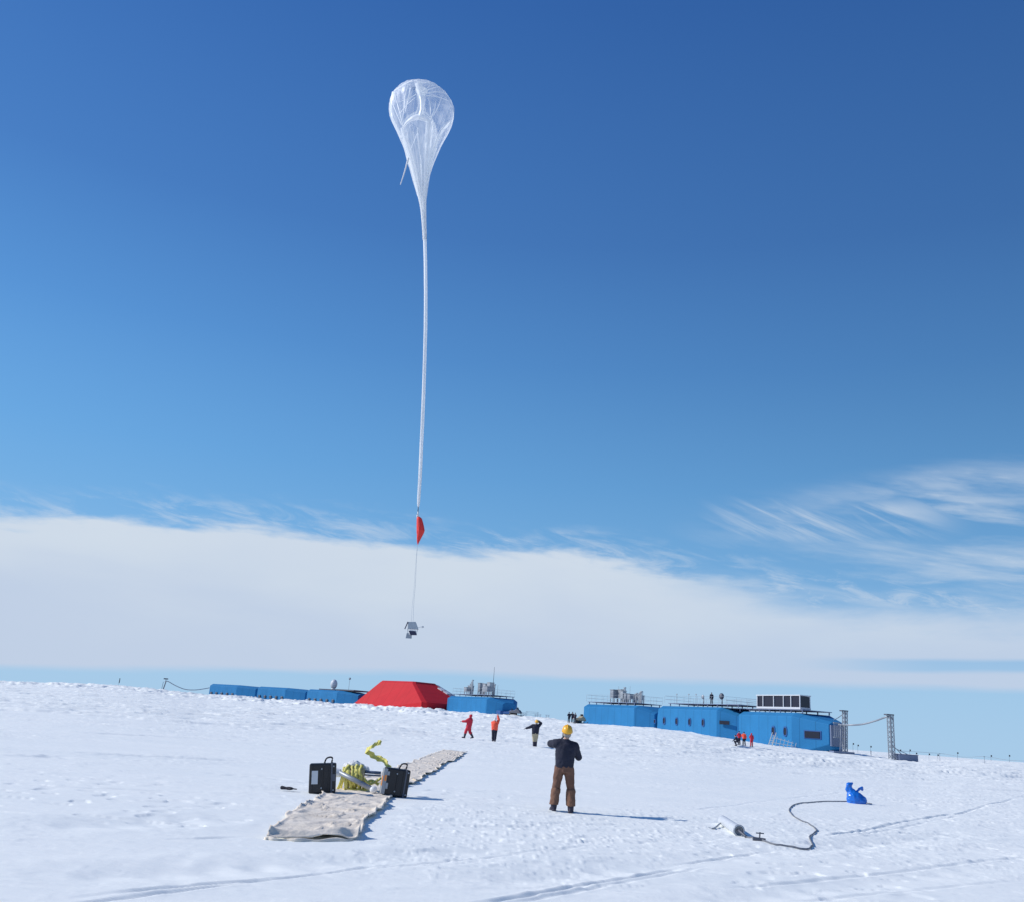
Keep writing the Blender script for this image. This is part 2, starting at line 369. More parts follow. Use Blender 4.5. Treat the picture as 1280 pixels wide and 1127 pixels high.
# ------------------------------------------------------------------ station buildings
def module(pl, Dl, prr, Dr, ztop, H, W, label, group='blue station modules', seam=True, tl=2.6, tr=2.8, end=.42, drop=.9, bd=1.9):
    A = P(pl, 880, Dl); B = P(prr, 880, Dr); dx = B.x-A.x; dy = B.y-A.y; L = math.hypot(dx, dy); rz = math.atan2(dy, dx)
    # the listed points are the silhouette corners; keep the body between them
    root = empty('station_module', ((A.x+B.x)/2, (A.y+B.y)/2, ztop-H), rz, label, 'building', group)
    w = W/2
    def sec(x, k, zb, zt, ch):
        hw = w*k
        return [(x, -hw+ch, zb), (x, -hw, zb+ch), (x, -hw, zt-ch*.7), (x, -hw+ch*1.2, zt), (x, hw-ch*1.2, zt), (x, hw, zt-ch*.7), (x, hw, zb+ch), (x, hw-ch, zb)]
    S = [sec(-L/2, max(end, .36), drop*1.5, H-drop*1.5, .5), sec(-L/2+tl, 1, 0, H, .7), sec(L/2-tr, 1, 0, H, .7), sec(L/2, end, drop*bd, H-drop, .5)]
    vs = [p for s in S for p in s]; fs = []
    for j in range(3):
        for i in range(8): a = j*8+i; b = j*8+(i+1) % 8; fs.append((a, b, b+8, a+8))
    fs += [tuple(range(7, -1, -1)), tuple(range(24, 32))]
    MB().add(vs, fs).obj('body', 'blue', root, bevel=.08)
    root['L'] = L; root['H'] = H; root['W'] = W
    return root
def porthole(root, x, z, w=.55, h=1.0, y=None):
    W = root['W']; y = -W/2 if y is None else y
    n = 16; fr = MB(); vs = []
    for k, (s, yy) in enumerate(((1.0, -.0), (1.0, -.09), (.72, -.09), (.72, -.03))):
        for i in range(n):
            t = 2*math.pi*i/n; sx = abs(math.cos(t))**.7*math.copysign(1, math.cos(t)); sz = abs(math.sin(t))**.7*math.copysign(1, math.sin(t))
            vs.append((x+sx*w*.62*s, y+yy, z+sz*h*.58*s))
    fs = [(k*n+i, k*n+(i+1) % n, (k+1)*n+(i+1) % n, (k+1)*n+i) for k in range(3) for i in range(n)]
    fo = fr.add(vs, fs).obj('window', 'blue2', root)
    g = MB(); g.add([(v[0], y-.035, v[2]) for v in vs[3*n:]], [tuple(range(n))]); g.obj('pane', 'glass', fo)
def railing(root, x0, x1, y0, y1, z, h=.95, step=1.6, name='railing', mat='galv', r=.016):
    m = MB(); c = [(x0, y0), (x1, y0), (x1, y1), (x0, y1), (x0, y0)]
    for (a, b), (c2, d) in zip(c, c[1:]):
        L = math.hypot(c2-a, d-b); k = max(1, int(L/step))
        for i in range(k): x = a+(c2-a)*i/k; y = b+(d-b)*i/k; m.cyl((x, y, z), (x, y, z+h), r, n=5)
        for hh in (h, h*.5): m.cyl((a, b, z+hh), (c2, d, z+hh), r, n=5)
    m.obj(name, mat, root)
def deck(root, x0, x1, y0, y1, z, t=.09):
    m = MB(); m.box(((x0+x1)/2, (y0+y1)/2, z), (x1-x0, y1-y0, t))
    k = max(2, int((x1-x0)/2.2))
    for i in range(k+1):
        x = x0+.3+(x1-x0-.6)*i/k
        for y in (y0+.2, y1-.2): m.box((x, y, z-t/2-.18), (.12, .12, .34))
    m.obj('roof_deck', 'redtrim', root)
def roofgear(root, x0, x1, H, rnd, n=5, big=1.0):
    for i in range(n):
        x = x0+(x1-x0)*(i+.5)/n + rnd.uniform(-.2, .2); y = rnd.uniform(-2, 1.0); h = rnd.uniform(1.0, 2.2)*big
        if i % 3 != 2:
            m = MB(); w = rnd.uniform(.6, 1.15); m.box((x, y, H+.55+h/2), (w, w, h*.62)); m.box((x, y, H+.6+h*.82), (w+.18, w+.18, .1))
            for sx in (-1, 1):
                for sy in (-1, 1): m.box((x+sx*w*.42, y+sy*w*.42, H+.45), (.1, .1, .9))
            for q in range(4): m.box((x, y-w/2-.03, H+.35+h*(.3+.13*q)), (w*.8, .05, .05))
            m.obj('ventilation_unit', 'galv' if i % 2 else 'steel', root)
        else:
            m = MB()
            for s in (-.4, 0, .35): m.cyl((x+s, y, H), (x+s, y, H+.8+h*(.7+s*.4)), .13, n=8); m.cyl((x+s, y, H+.8+h*(.7+s*.4)), (x+s, y, H+1.0+h*(.7+s*.4)), .24, n=8)
            m.obj('flue', 'galv', root)
    m = MB()
    for k in range(3):
        x = x0+rnd.uniform(-1, 1)+(x1-x0)*k/2; m.cyl((x, .5, H), (x, .5, H+2.0+rnd.random()), .025, n=5)
    m.box(((x0+x1)/2, .5, H+.1), (x1-x0+2.4, .1, .1)); m.obj('mast', 'steel', root)
rr = random.Random(3)
# far left, half sunk behind the snow bank
mods = []
labs = ['farthest left low blue module at the end of the cable, no roof gear', 'low blue module second from the left end, plain flat roof', 'low blue module touching the red building, with a pale dome on its roof']
for (pl, Dl, pr_, Dr, top), lb in zip([(271, 262, 325, 250, 856), (331, 249, 388, 238, 859.5), (394, 237, 455, 225, 863)], labs):
    mid = (pl+pr_)/2; zt = P(mid, top, (Dl+Dr)/2).z
    r = module(pl, Dl, pr_, Dr, zt, 6, 8, lb, tl=1.4, tr=5.4, end=.5, drop=.5, bd=1); mods.append(r)
    L = r['L']
    for k in range(5): 
        m = MB(); m.box((-L/2+2.6+k*L*.125, -4.0-.12, 3.5), (.7, .3, .7)); m.obj('foot_housing', 'dsteel', r, bevel=.05)
r = mods[2]
m = MB(); m.cyl((-1.6, -1, 6.0), (-1.6, -1, 6.7), .5, .5, 12); m.ell((-1.6, -1, 7.5), (.85, .85, 1.15), 16, 10); m.obj('radar_dome', 'paper', r, smooth=True)
m = MB(); m.box((4.5, 0, 6.2), (6.5, 5, .3)); m.box((-2.2, 0, 6.16), (6, 5, .22)); m.obj('roof_deck', 'dsteel', r)
m = MB(); m.cyl((2.9, 0, 6.0), (2.9, 0, 9.0), .04, n=5); m.ell((2.9, 0, 9.0), (.28, .28, .28), 8, 6); m.obj('mast', 'steel', r)
# red central building
A = P(457, 880, 226); B = P(561, 880, 204); L = math.hypot(B.x-A.x, B.y-A.y); rz = math.atan2(B.y-A.y, B.x-A.x)
zt = P(510, 851.5, 215).z; H = 10.5
red = empty('red_station_building', ((A.x+B.x)/2, (A.y+B.y)/2+1.5, zt-H), rz, 'large faceted red building with sloping sides between blue modules', 'building')
def ringr(hx, hy, z, ch, cx=0): return [(cx-hx+ch, -hy, z), (cx+hx-ch, -hy, z), (cx+hx, -hy+ch, z), (cx+hx, hy-ch, z), (cx+hx-ch, hy, z), (cx-hx+ch, hy, z), (cx-hx, hy-ch, z), (cx-hx, -hy+ch, z)]
hx = L/2; Rg = [ringr(hx-.2, 6.6, 0, .8), ringr(hx, 7, 1.0, .8), ringr(hx, 7, 4.4, .8), ringr(hx-8.6, 3.6, 10.1, .5, .3), ringr(hx-9.0, 3.2, H, .5, .3)]
Rg[2] = [(x, y, z + (-1.6 if x < -2 else 1.7)) for x, y, z in Rg[2]]
vs = [p for q in Rg for p in q]; fs = [(j*8+i, j*8+(i+1) % 8, (j+1)*8+(i+1) % 8, (j+1)*8+i) for j in range(4) for i in range(8)]+[tuple(range(7, -1, -1)), tuple(range(32, 40))]
MB().add(vs, fs).obj('body', 'red', red, bevel=.06)
a = Vector(Rg[2][3]); b = Vector(Rg[3][3]); a2 = Vector(Rg[2][2]); b2 = Vector(Rg[3][2])
MB().bar(a, b, .35, .3).obj('edge_trim', 'redtrim', red)
for k in range(4):
    t0 = .2+.17*k; p0 = a.lerp(b, t0)+(a2-a).normalized()*.5; p1 = a.lerp(b, t0+.12)+(a2-a).normalized()*.5; nrm = (b-a).cross(a2-a).normalized(); nrm *= -1 if nrm.z < 0 else 1
    m = MB(); w = (a2-a).normalized()*1.1; up = nrm*.25
    m.add([p0, p1, p1+w, p0+w, p0+up, p1+up, p1+w+up, p0+w+up], [(0,3,2,1),(4,5,6,7),(0,1,5,4),(1,2,6,5),(2,3,7,6),(3,0,4,7)])
    fo = m.obj('skylight', 'frame' if k > 1 else 'redtrim', red)
a = Vector(Rg[2][0]); 
m = MB(); m.box((-3.2, -7.05, 3.0), (2.6, .3, 1.6)); m.obj('entrance_hood', 'redtrim', red)
# blue module with roof plant, right of the red one
zt = P(600, 870.5, 196).z
r4 = module(570, 208, 637, 190, zt, 6.6, 7.4, 'blue module right of the red building, crowded grey plant on its roof'); L = r4['L']; Hh = r4['H']
deck(r4, -L/2+3.4, L/2-2.6, -3.0, 2.8, Hh+.42); railing(r4, -L/2+3.4, L/2-2.6, -3.0, 2.8, Hh+.49, 1.1)
roofgear(r4, -L/2+6.0, L/2-5.4, Hh+.3, rr, 11, 1.2); MB().cyl((L/2-3.5, -2, Hh), (L/2-3.5, -2, Hh+6), .07, .03, 6).obj('tall_mast', 'dsteel', r4)
m = MB(); m.box((L/2+.2, -1.2, 2.4), (1.6, 3.0, 3.4)); m.obj('link_corridor', 'blue2', r4, bevel=.1)
# right-hand blue modules
zt = P(770, 880.5, 160).z
r3 = module(741, 170, 828, 152, zt, 6, 7.0, 'blue module with grey vents and no portholes, right of the gap'); L = r3['L']; Hh = r3['H']
deck(r3, -L/2+2.6, L/2-3.6, -2.8, 2.6, Hh+.38); railing(r3, -L/2+2.2, L/2-3.4, -2.8, 2.6, Hh+.45, 1.1)
roofgear(r3, -L/2+6.4, L/2-5.6, Hh+.3, rr, 9, 1.0)
zt = P(865, 883.5, 146).z
r2 = module(831, 152, 935, 134, zt, 6, 6.6, 'blue module with four portholes and dark deck on its roof', tl=3.0); L = r2['L']; Hh = r2['H']
for k in range(4): porthole(r2, -L/2+4.6+k*(L-10.4)/3, 3.75)
porthole(r2, -L/2+1.0, 3.6, .45, .6, -2.5)
deck(r2, -L/2+4.4, L/2+1.0, -2.5, 2.4, Hh+.4); railing(r2, -L/2+4.0, L/2-1.2, -2.9, 2.6, Hh+.46, 1.0, 1.5)
m = MB(); m.cyl((1.2, -1, Hh+.4), (1.2, -1, Hh+1.3), .07, n=6); m.ell((1.2, -1.15, Hh+1.5), (.3, .12, .3), 12, 8); m.obj('satellite_dish', 'steel', r2, smooth=True)
m = MB(); m.cyl((L/2-4.2, -1.2, Hh+.4), (L/2-4.2, -1.2, Hh+1.3), .08, n=6); m.ell((L/2-4.2, -1.3, Hh+1.6), (.45, .3, .45), 12, 8); m.obj('satellite_dish', 'dsteel', r2, smooth=True)
m = MB()
for x in (-L/2+4.5, -2.4, -.6): m.cyl((x, -1, Hh+.4), (x, -1, Hh+1.9), .025, n=5); m.box((x, -1, Hh+1.85), (.3, .06, .16))
m.box((-3.0, -1, Hh+.42), (6, .1, .1)); m.obj('instrument_mast', 'steel', r2)
m = MB(); m.box((L/2-1.55, -2.9, 3.9), (1.5, .12, .5), Euler((0, 0, rad(27))).to_matrix()); m.obj('window', 'glass', r2, bevel=.03)
zt = P(975, 890.5, 128).z
r1 = module(934, 136, 1046, 119, zt, 5.9, 7.0, 'nearest blue module with two portholes under a glazed rooftop lounge', tl=2.8, tr=4.4, end=.38, bd=2.0); L = r1['L']; Hh = r1['H']
for k in (0, 1): porthole(r1, -L/2+10.3+k*2.4, 3.5, .62, 1.1)
# the windscreen on the slanted right end
c = Vector((L/2-1.9, -2.32, 3.3)); Rm = Euler((0, 0, math.atan2(3.5*(1-.38), 4.4))).to_matrix()
m = MB(); m.box(c+Vector((0, .05, 0)), (2.3, .12, 1.05), Rm); wf = m.obj('window', 'blue2', r1, bevel=.04)
m = MB(); m.box(c+Vector((0, -.02, 0)), (2.0, .12, .8), Rm); m.obj('pane', 'glass', wf, bevel=.05)
m = MB(); m.box((L/2+.06, 0, 3.35), (.3, 2.4, 2.5)); m.obj('end_bulkhead', 'redtrim', r1, bevel=.06)
deck(r1, -L/2-1.0, L/2-3.4, -2.5, 2.2, Hh+.38); railing(r1, -L/2-1.0, -L/2+4.0, -2.9, 2.6, Hh+.45, 1.0, 1.5)
# lounge
lx0, lx1 = -L/2+5.3, L/2-4.0; ly0, ly1 = -2.4, -.7; lz = Hh+.46; lh = 1.75
m = MB(); m.box(((lx0+lx1)/2, (ly0+ly1)/2, lz+.13), (lx1-lx0, ly1-ly0, .25)); m.box(((lx0+lx1)/2, (ly0+ly1)/2, lz+lh), (lx1-lx0+.1, ly1-ly0+.1, .12))
for x in [lx0+.1+(lx1-lx0-.2)*t for t in (0, .145, .4, .63, .8, 1)]:
    for y in (ly0+.06, ly1-.06): m.box((x, y, lz+lh/2), (.11, .11, lh-.1))
lf = m.obj('rooftop_lounge', 'paper', r1)
m = MB(); m.box(((lx0+lx1)/2, (ly0+ly1)/2, lz+lh/2+.05), (lx1-lx0-.2, ly1-ly0-.26, lh-.3)); m.obj('glazing', 'glass', lf)
# blue ski legs under the near module
for x in (-L/2+3.0, L/2-6.8, L/2-3.4):
    m = MB(); m.ell((x, -3.9, .7), (.95, .8, 1.1), 14, 10); m.box((x, -3.9, -.6), (1.5, 1.2, 1.8)); m.obj('ski_leg', 'blue', r1, smooth=False, bevel=.06)
# access ladders and stair rails leaning on the near module
gp = G(985, 932)
st = empty('access_stair', (0, 0, 0), 0, 'white stair rails and ladders standing against the nearest blue module', 'stairs')
o1 = P(964, 932, 121); o2 = P(992, 931, 119)
st.location = (o1.x, o1.y, P(964, 931, 121).z)
d = Vector((o2.x-o1.x, o2.y-o1.y, 0)); dl = d.length; d.normalize(); up = Vector((0, 0, 1))
m = MB()
for k in range(7):
    q = d*(dl*k/6); hgt = 1.25-.12*k; m.cyl(q+up*-.5, q+up*hgt+d*.35, .035, n=5)
m.cyl(up*1.0+d*.3, d*dl+up*.45, .035, n=5); m.cyl(up*.4, d*dl+up*.1, .035, n=5); m.obj('hand_rail', 'galv', st)
m = MB(); m.bar(d*(-.5)+up*-.4, up*1.6+d*.2, .09); m.bar(d*.0+up*-.4, up*1.6+d*.7, .09)
for k in range(5): m.bar(d*(-.35+.14*k)+up*(.0+.3*k), d*(.15+.14*k)+up*(.0+.3*k), .05)
m.obj('ladder', 'galv', st)
m = MB(); m.box(d*(dl*.33)+up*-.25, (dl*.5, .8, .35), d.to_track_quat('X', 'Z').to_matrix()); m.obj('step_platform', 'blue2', st)

# ------------------------------------------------------------------ lattice towers, cables, marker flags
def tower(pxb, pyb, pyt, D, w, label, lean=0, arm=.5):
    b = P(pxb, pyb, D); t = P(pxb, pyt, D); h = t.z-b.z
    o = empty('lattice_tower', b, .3, label, 'tower', 'lattice cable towers'); s = w/2
    m = MB(); c = [(-s, -s), (s, -s), (s, s), (-s, s)]; n = max(4, int(h/(w*1.1)))
    for x, y in c: m.bar((x, y, -.6), (x+lean, y, h), .075)
    m.obj('upright', 'steel', o)
    m = MB()
    for k in range(n):
        z0 = h*k/n; z1 = h*(k+1)/n; l0 = lean*k/n; l1 = lean*(k+1)/n
        for i in range(4):
            (x0, y0), (x1, y1) = c[i], c[(i+1) % 4]
            m.bar((x0+l0, y0, z0), (x1+l1, y1, z1), .045); m.bar((x1+l0, y1, z0), (x0+l1, y0, z1), .035); m.bar((x0+l1, y0, z1), (x1+l1, y1, z1), .045)
    m.obj('bracing', 'steel', o)
    m = MB(); m.box((lean-arm*.3, 0, h+.06), (w+arm, w+.1, .14)); m.obj('cable_head', 'dsteel', o)
    return o
t2 = tower(1115, 948, 893.5, 113, .50, 'free-standing grey lattice tower on a long dark sledge, rightmost', 0)
m = MB(); q = 2.7; m.box((.5+q/2, -.1, .2), (q, 1.1, .8)); m.box((.5+q/2, -.1, .63), (q+.1, 1.2, .06)); m.obj('sledge', 'redtrim', t2, bevel=.04)
m = MB(); m.bar((.3, 0, 1.3), (2.4, 0, .6), .06); m.bar((.3, .2, 1.6), (1.6, .2, .6), .06); m.obj('stay', 'steel', t2)
t1 = tower(1056, 942, 888.5, 117, .42, 'grey lattice tower beside the end of the nearest blue module', .2)
m = MB(); m.box((-.4, 0, .18), (3.0, .9, .24)); m.obj('sledge', 'redtrim', t1, bevel=.03)
m = MB(); m.bar((-.7, 0, -.2), (-.45, 0, 3.4), .06); m.bar((-.35, .3, 3.6), (-1.3, .3, 3.6), .13); m.bar((-.35, .3, 1.9), (-1.3, .3, 1.9), .13)
for k in range(4): m.bar((-.35-.28*k, .3, 1.9), (-.35-.28*k, .3, 3.6), .04)
m.obj('gangway', 'steel', t1)
tl = empty('cable_mast', P(203.5, 861, 252), 0, 'thin dark mast holding the cable at the left of the modules', 'mast')
m = MB(); m.cyl((0, 0, -.5), (.5, 0, 2.2), .14, .12, 6); m.cyl((-.35, 0, -.5), (-.2, 0, 2.0), .05, n=5); m.obj('pole', 'dsteel', tl)
m = MB(); m.box((.35, 0, 2.75), (1.1, .3, .3)); m.cyl((.4, 0, 2.1), (.4, 0, 2.75), .06, n=5); m.obj('head', 'dsteel', tl)
def cable(name, pts, r, mat, label, cat='cable', group=None, k=8):
    pts = spline(pts, k); c = pts[0].copy(); m = MB(); m.tube([p-c for p in pts], r, 8)
    return tag(m.obj(name, mat, None, smooth=True, loc=c), label, cat, group)
cable('overhead_cable', [P(1048, 905, 118), P(1062, 905.5, 116), P(1078, 904.5, 115), P(1095, 900, 114), P(1106, 896, 113.5), P(1113, 895, 113), P(1116, 899, 113)], .10, 'steel', 'thick grey cable sagging between the two right lattice towers')
cable('overhead_cable', [P(1041, 900, 121), P(1048, 896, 119), P(1056, 890, 117)], .05, 'steel', 'short grey cable rising from the nearest blue module to a tower')
cable('overhead_cable', [P(206, 851, 252), P(210, 851, 252), P(220, 856.5, 253), P(232, 861, 255), P(246, 861.5, 258), P(262, 859, 262)], .10, 'steel', 'sagging grey cable between the left mast and the farthest left blue module')
fl = [(1066, 929, 150), (1072, 931, 170), (1088, 932.5, 180), (1125, 937, 150), (1137, 937, 145), (1145, 941, 190), (1161, 942, 220), (1172, 945, 210), (1197, 947.5, 140), (1239, 951, 170), (1262, 953.5, 150), (149, 850, 240), (633, 858, 190)]
fr = None
flab = ['two metre bamboo flag seen just right of the first lattice tower', 'dark marker flag second right of the first lattice tower', 'dark marker flag midway between the lattice towers', 'first marker flag right of the rightmost lattice tower', 'second marker flag right of the rightmost lattice tower',
 'small marker flag above the end of the dark sledge', 'small faint marker flag right of the dark sledge', 'faint marker flag between the sledge and the tall thin poles', 'largest dark marker flag on the right snow skyline', 'marker flag near the right edge, second from last', 'marker flag nearest the right edge of the photograph', 'dark marker flag alone on the far left skyline']
for (fx, fy, D), lb in zip(fl[:12], flab):
    t = P(fx, fy, D); gz = float(zg(t.x, t.y, False)); hgt = max(1.2, t.z-gz)
    o = empty('marker_flag', (t.x, t.y, gz), 0, lb.replace('two metre bamboo', 'dark marker'), 'flag', 'marker flags on the skyline')
    m = MB(); m.cyl((0, 0, -.3), (0, 0, hgt), .018, n=5); m.obj('pole', 'dsteel', o)
    s = D/150; m = MB(); n = 4; w = .22*s; h = (.75 if fx == 149 else .24)*s; vs = []
    for i in range(n+1):
        for z in (0, -h): vs.append((w*i/n*(.5 if fx == 149 else 1), .06*math.sin(i*1.7), hgt+h*.5+z)); vs.append((w*i/n*(.5 if fx == 149 else 1), .06*math.sin(i*1.7)+.02, hgt+h*.5+z))
    fs = []
    for i in range(n): a = i*4; fs += [(a, a+2, a+6, a+4), (a+1, a+5, a+7, a+3), (a, a+4, a+5, a+1), (a+2, a+3, a+7, a+6)]
    fs += [(0, 1, 3, 2), (n*4, n*4+2, n*4+3, n*4+1)]
    m.add(vs, fs).obj('flag_cloth', 'glove', o)
poles = [(1089, 945, 938, 125), (1175, 951, 941, 130), (1231, 955, 945, 118)]
tops = []
for i, (px, b_, t_, D) in enumerate(poles):
    b = P(px, b_, D); t = P(px, t_, D); gz = float(zg(b.x, b.y, False)); tops.append(t)
    o = empty('thin_pole', (b.x, b.y, gz), 0, ['thin bare pole standing between the two lattice towers', 'thin bare pole carrying the wire, nearer the dark sledge', 'thin bare pole carrying the wire near the right edge'][i], 'pole', 'thin poles on the right skyline')
    m = MB(); m.cyl((0, 0, -.3), (0, 0, t.z-gz), .03, n=6); m.obj('shaft', 'steel', o); m = MB(); m.cyl((-.08, 0, t.z-gz), (.08, 0, t.z-gz), .03, n=6); m.obj('insulator', 'dsteel', o)
cable('wire', [P(1128, 938, 113), tops[1], P(1205, 945.5, 124), tops[2], P(1262, 949.5, 112), P(1300, 951, 105)], .018, 'steel', 'thin grey wire strung over the right skyline past the poles')

# distant mast frames behind the gap between modules
for i, (px, yb, yt, D, w) in enumerate([(665, 897, 889, 230, 2.6), (672, 898, 892, 240, 1.2), (684, 899, 893, 230, .5), (655, 896, 890, 230, .5)]):
    b = P(px, yb, D); t = P(px, yt, D); h = t.z-b.z; gz = b.z
    o = empty('instrument_frame', (b.x, b.y, gz), 0, ['faint wide grey frame in the gap between the blue modules', 'faint small grey frame right of the wide frame in the gap', 'faint thin frame nearest the three standing figures in the gap', 'faint thin frame nearest the roof-plant module in the gap'][i], 'frame', 'faint frames in the gap')
    m = MB()
    for x in (-w/2, w/2): m.bar((x, 0, -1.5), (x, 0, h), .07)
    for k in (.5, .8, 1): m.bar((-w/2-.3, 0, h*k), (w/2+.3, 0, h*k), .06)
    m.obj('frame', 'galv', o)

# snow vehicles in the gap
def snowmobile(px, py, D, rz, label, mat):
    b = P(px, py, D); b.z = max(b.z, float(zg(b.x, b.y))-.1)
    o = empty('snow_vehicle', b, rz, label, 'snow vehicle', 'parked snow vehicles')
    m = MB(); m.add([(-1.2,-.4,.4),(-1.2,-.4,.75),(-.2,-.4,.85),(.35,-.4,1.15),(.9,-.4,.95),(1.3,-.4,.5),(1.2,-.4,.35),
                     (-1.2,.4,.4),(-1.2,.4,.75),(-.2,.4,.85),(.35,.4,1.15),(.9,.4,.95),(1.3,.4,.5),(1.2,.4,.35)],
          [(0,1,2,3,4,5,6),(13,12,11,10,9,8,7)]+[(i, i+7, (i+1) % 7+7, (i+1) % 7) for i in range(7)]); m.obj('body', mat, o, bevel=.06)
    m = MB(); m.box((-.5, 0, .2), (1.7, .45, .42)); m.obj('track', 'black', o, bevel=.15)
    for s in (-1, 1):
        m = MB(); m.bar((.5, s*.42, .05), (1.5, s*.42, .05), .14, .05); m.bar((1.5, s*.42, .05), (1.75, s*.42, .25), .14, .05); m.bar((.9, s*.42, .05), (.8, s*.3, .5), .06); m.obj('ski', 'dsteel', o)
    m = MB(); m.bar((.35, -.38, 1.25), (.35, .38, 1.25), .05); m.bar((.35, 0, 1.0), (.35, 0, 1.25), .06); m.obj('handlebar', 'black', o)
    m = MB(); m.add([(.55,-.3,1.05),(.55,.3,1.05),(.4,-.26,1.45),(.4,.26,1.45),(.57,-.3,1.05),(.57,.3,1.05),(.42,-.26,1.45),(.42,.26,1.45)], [(0,1,3,2),(4,6,7,5),(0,2,6,4),(1,5,7,3),(2,3,7,6),(0,4,5,1)]); m.obj('windscreen', 'glass', o)
    return o
snowmobile(644, 896, 181, -.6, 'dark snow vehicle parked at the foot of the roof-plant module', 'dsteel')
snowmobile(637, 894.5, 183, -.5, 'dark snow vehicle left of its neighbour by the roof-plant module', 'blue2')
v = snowmobile(725, 903, 161, .9, 'pale yellow snow vehicle beside the three standing figures', 'tan')

# ------------------------------------------------------------------ people
def hand(mb, w, d, side, r=.0095, curl=.5, pn=None):
    """palm and five fingers from the wrist w along d"""
    d = Vector(d).normalized(); n = Vector(pn) if pn else Vector((0, 0, -1)); n = (n-d*n.dot(d))
    if n.length < .1: n = Vector((0, 1, 0))-d*d.y
    n.normalize(); s = d.cross(n)*side; w = Vector(w)
    R = Matrix((s, n, d)).transposed()
    mb.ell(w+d*.055, (.042, .018, .058), 12, 8, R)
    for i, (o, L) in enumerate(((-.032, .062), (-.011, .075), (.011, .08), (.032, .07))):
        a = w+d*.095+s*o; b = a+d*L*.45+n*L*.12*curl; c = b+d*L*.32+n*L*.34*curl; e = c+d*L*.1+n*L*.3*curl
        mb.cap(a-d*.03, b, r*1.1, r, 8); mb.cap(b, c, r, r*.95, 8); mb.cap(c, e, r*.95, r*.85, 8)
    a = w+d*.03+s*.035; b = a+s*.03+d*.03+n*.01; c = b+d*.035+n*.015+s*.006
    mb.cap(a, b, r*1.35, r*1.15, 8); mb.cap(b, c, r*1.15, r, 8)
def person(loc, rz, pose, cloth, label, group=None, scale=1, voxel=.012, shorthair=True, headgear='helmet', puff=.02, fat=1.0):
    root = empty('person', loc, rz, label, 'person', group); root.scale = (scale,)*3
    J = {k: Vector(v) for k, v in pose.items() if not isinstance(v, (int, float))}; hp = pose.get('pitch', 0); hy = pose.get('yaw', 0)
    hd = J['head']; RH = Euler((rad(hp), 0, rad(hy))).to_matrix()
    nk = J['neck']; pel = J['pelvis']
    # body: one continuous mesh
    b = MB()
    b.ell(hd+RH @ Vector((0, -.008, .02)), (.076, .095, .105), 16, 12, RH); b.ell(hd+RH @ Vector((0, .018, -.055)), (.056, .068, .065), 14, 10, RH)
    b.ell(hd+RH @ Vector((0, .1, -.012)), (.013, .022, .026), 8, 6, RH); b.ell(hd+RH @ Vector((0, .082, -.058)), (.026, .014, .011), 8, 6, RH)
    for s in (-1, 1):
        b.ell(hd+RH @ Vector((s*.08, -.005, -.01)), (.012, .02, .032), 8, 6, RH); b.ell(hd+RH @ Vector((s*.032, .082, .012)), (.016, .012, .009), 8, 6, RH)
    b.cap(nk, hd+RH @ Vector((0, -.015, -.05)), .06, .055)
    b.cap(pel+Vector((0, 0, .05)), nk-Vector((0, 0, .12)), .12, .12)
    for s in ('l', 'r'):
        sd = -1 if s == 'l' else 1
        b.cap(nk-Vector((0, 0, .12)), J['sh'+s], .07, .055); b.cap(J['sh'+s], J['el'+s], .052, .04); b.cap(J['el'+s], J['wr'+s], .04, .027)
        b.cap(pel+Vector((sd*.05, 0, 0)), J['hip'+s], .09, .09); b.cap(J['hip'+s], J['kn'+s], .085, .055); b.cap(J['kn'+s], J['an'+s], .055, .04)
        b.cap(J['an'+s]-Vector((0, 0, .03)), J['an'+s]+J['ft'+s]*.12-Vector((0, 0, .05)), .04, .035)
        hdir = J.get('hd'+s) or (J['wr'+s]-J['el'+s]); hand(b, J['wr'+s], hdir, -sd, curl=.9, r=.0105 if voxel < .011 else .0125)
    bo = b.organic('body', 'skin', root, min(voxel, .011), 3)
    if cloth.get('gloves'): bo.data.materials.append(MT[cloth['gloves']])
    if cloth.get('gloves'):
        ws = [J['wrl'], J['wrr']]
        for p in bo.data.polygons:
            c = p.center
            if min((c-w).length for w in ws) < .22 and (c-hd).length > .14 or (c-J['anl']).length < .2 or (c-J['anr']).length < .2: p.material_index = 1
    # jacket
    j = MB(); mid = (pel+nk)/2; f = fat
    hem = pose.get('hem', -.04); zz = pel.z
    def lerp(t): return pel.lerp(nk, t)
    rows = []
    for t, rx, ry in ((hem*2, .175, .135), (.05, .18, .14), (.3, .185, .145), (.55, .195, .15), (.75, .2, .145), (.88, .16, .12), (.97, .085, .085), (1.08, .075, .08)):
        q = lerp(t); rows.append((q.x, q.y, q.z, rx*f, ry*f))
    j.rings(rows, 20)
    for s in ('l', 'r'):
        j.cap(lerp(.8), J['sh'+s], .12*f, .088*f); j.cap(J['sh'+s], J['el'+s], .086*f, .072*f, 14)
        e = J['wr'+s]-(J['wr'+s]-J['el'+s]).normalized()*.02; j.cap(J['el'+s], e, .072*f, .052*f, 14)
    j.organic('jacket', cloth['jacket'], root, voxel*1.2, 5, puff, .13)
    # trousers
    t = MB(); t.rings([(pel.x, pel.y, pel.z-.13, .14*f, .12*f), (pel.x, pel.y, pel.z-.02, .175*f, .14*f), (pel.x, pel.y, pel.z+.09, .165*f, .128*f)], 18)
    for s in ('l', 'r'):
        k = J['kn'+s]; a = J['an'+s]; dn = (a-k).normalized()
        t.cap(J['hip'+s], k, .105*f, .078*f, 14); t.cap(k, a-dn*.09*cloth.get('cuff', 1), .076*f, .078*f, 14)
    t.organic('trousers', cloth['trousers'], root, voxel*1.2, 5, puff*.9, .1)
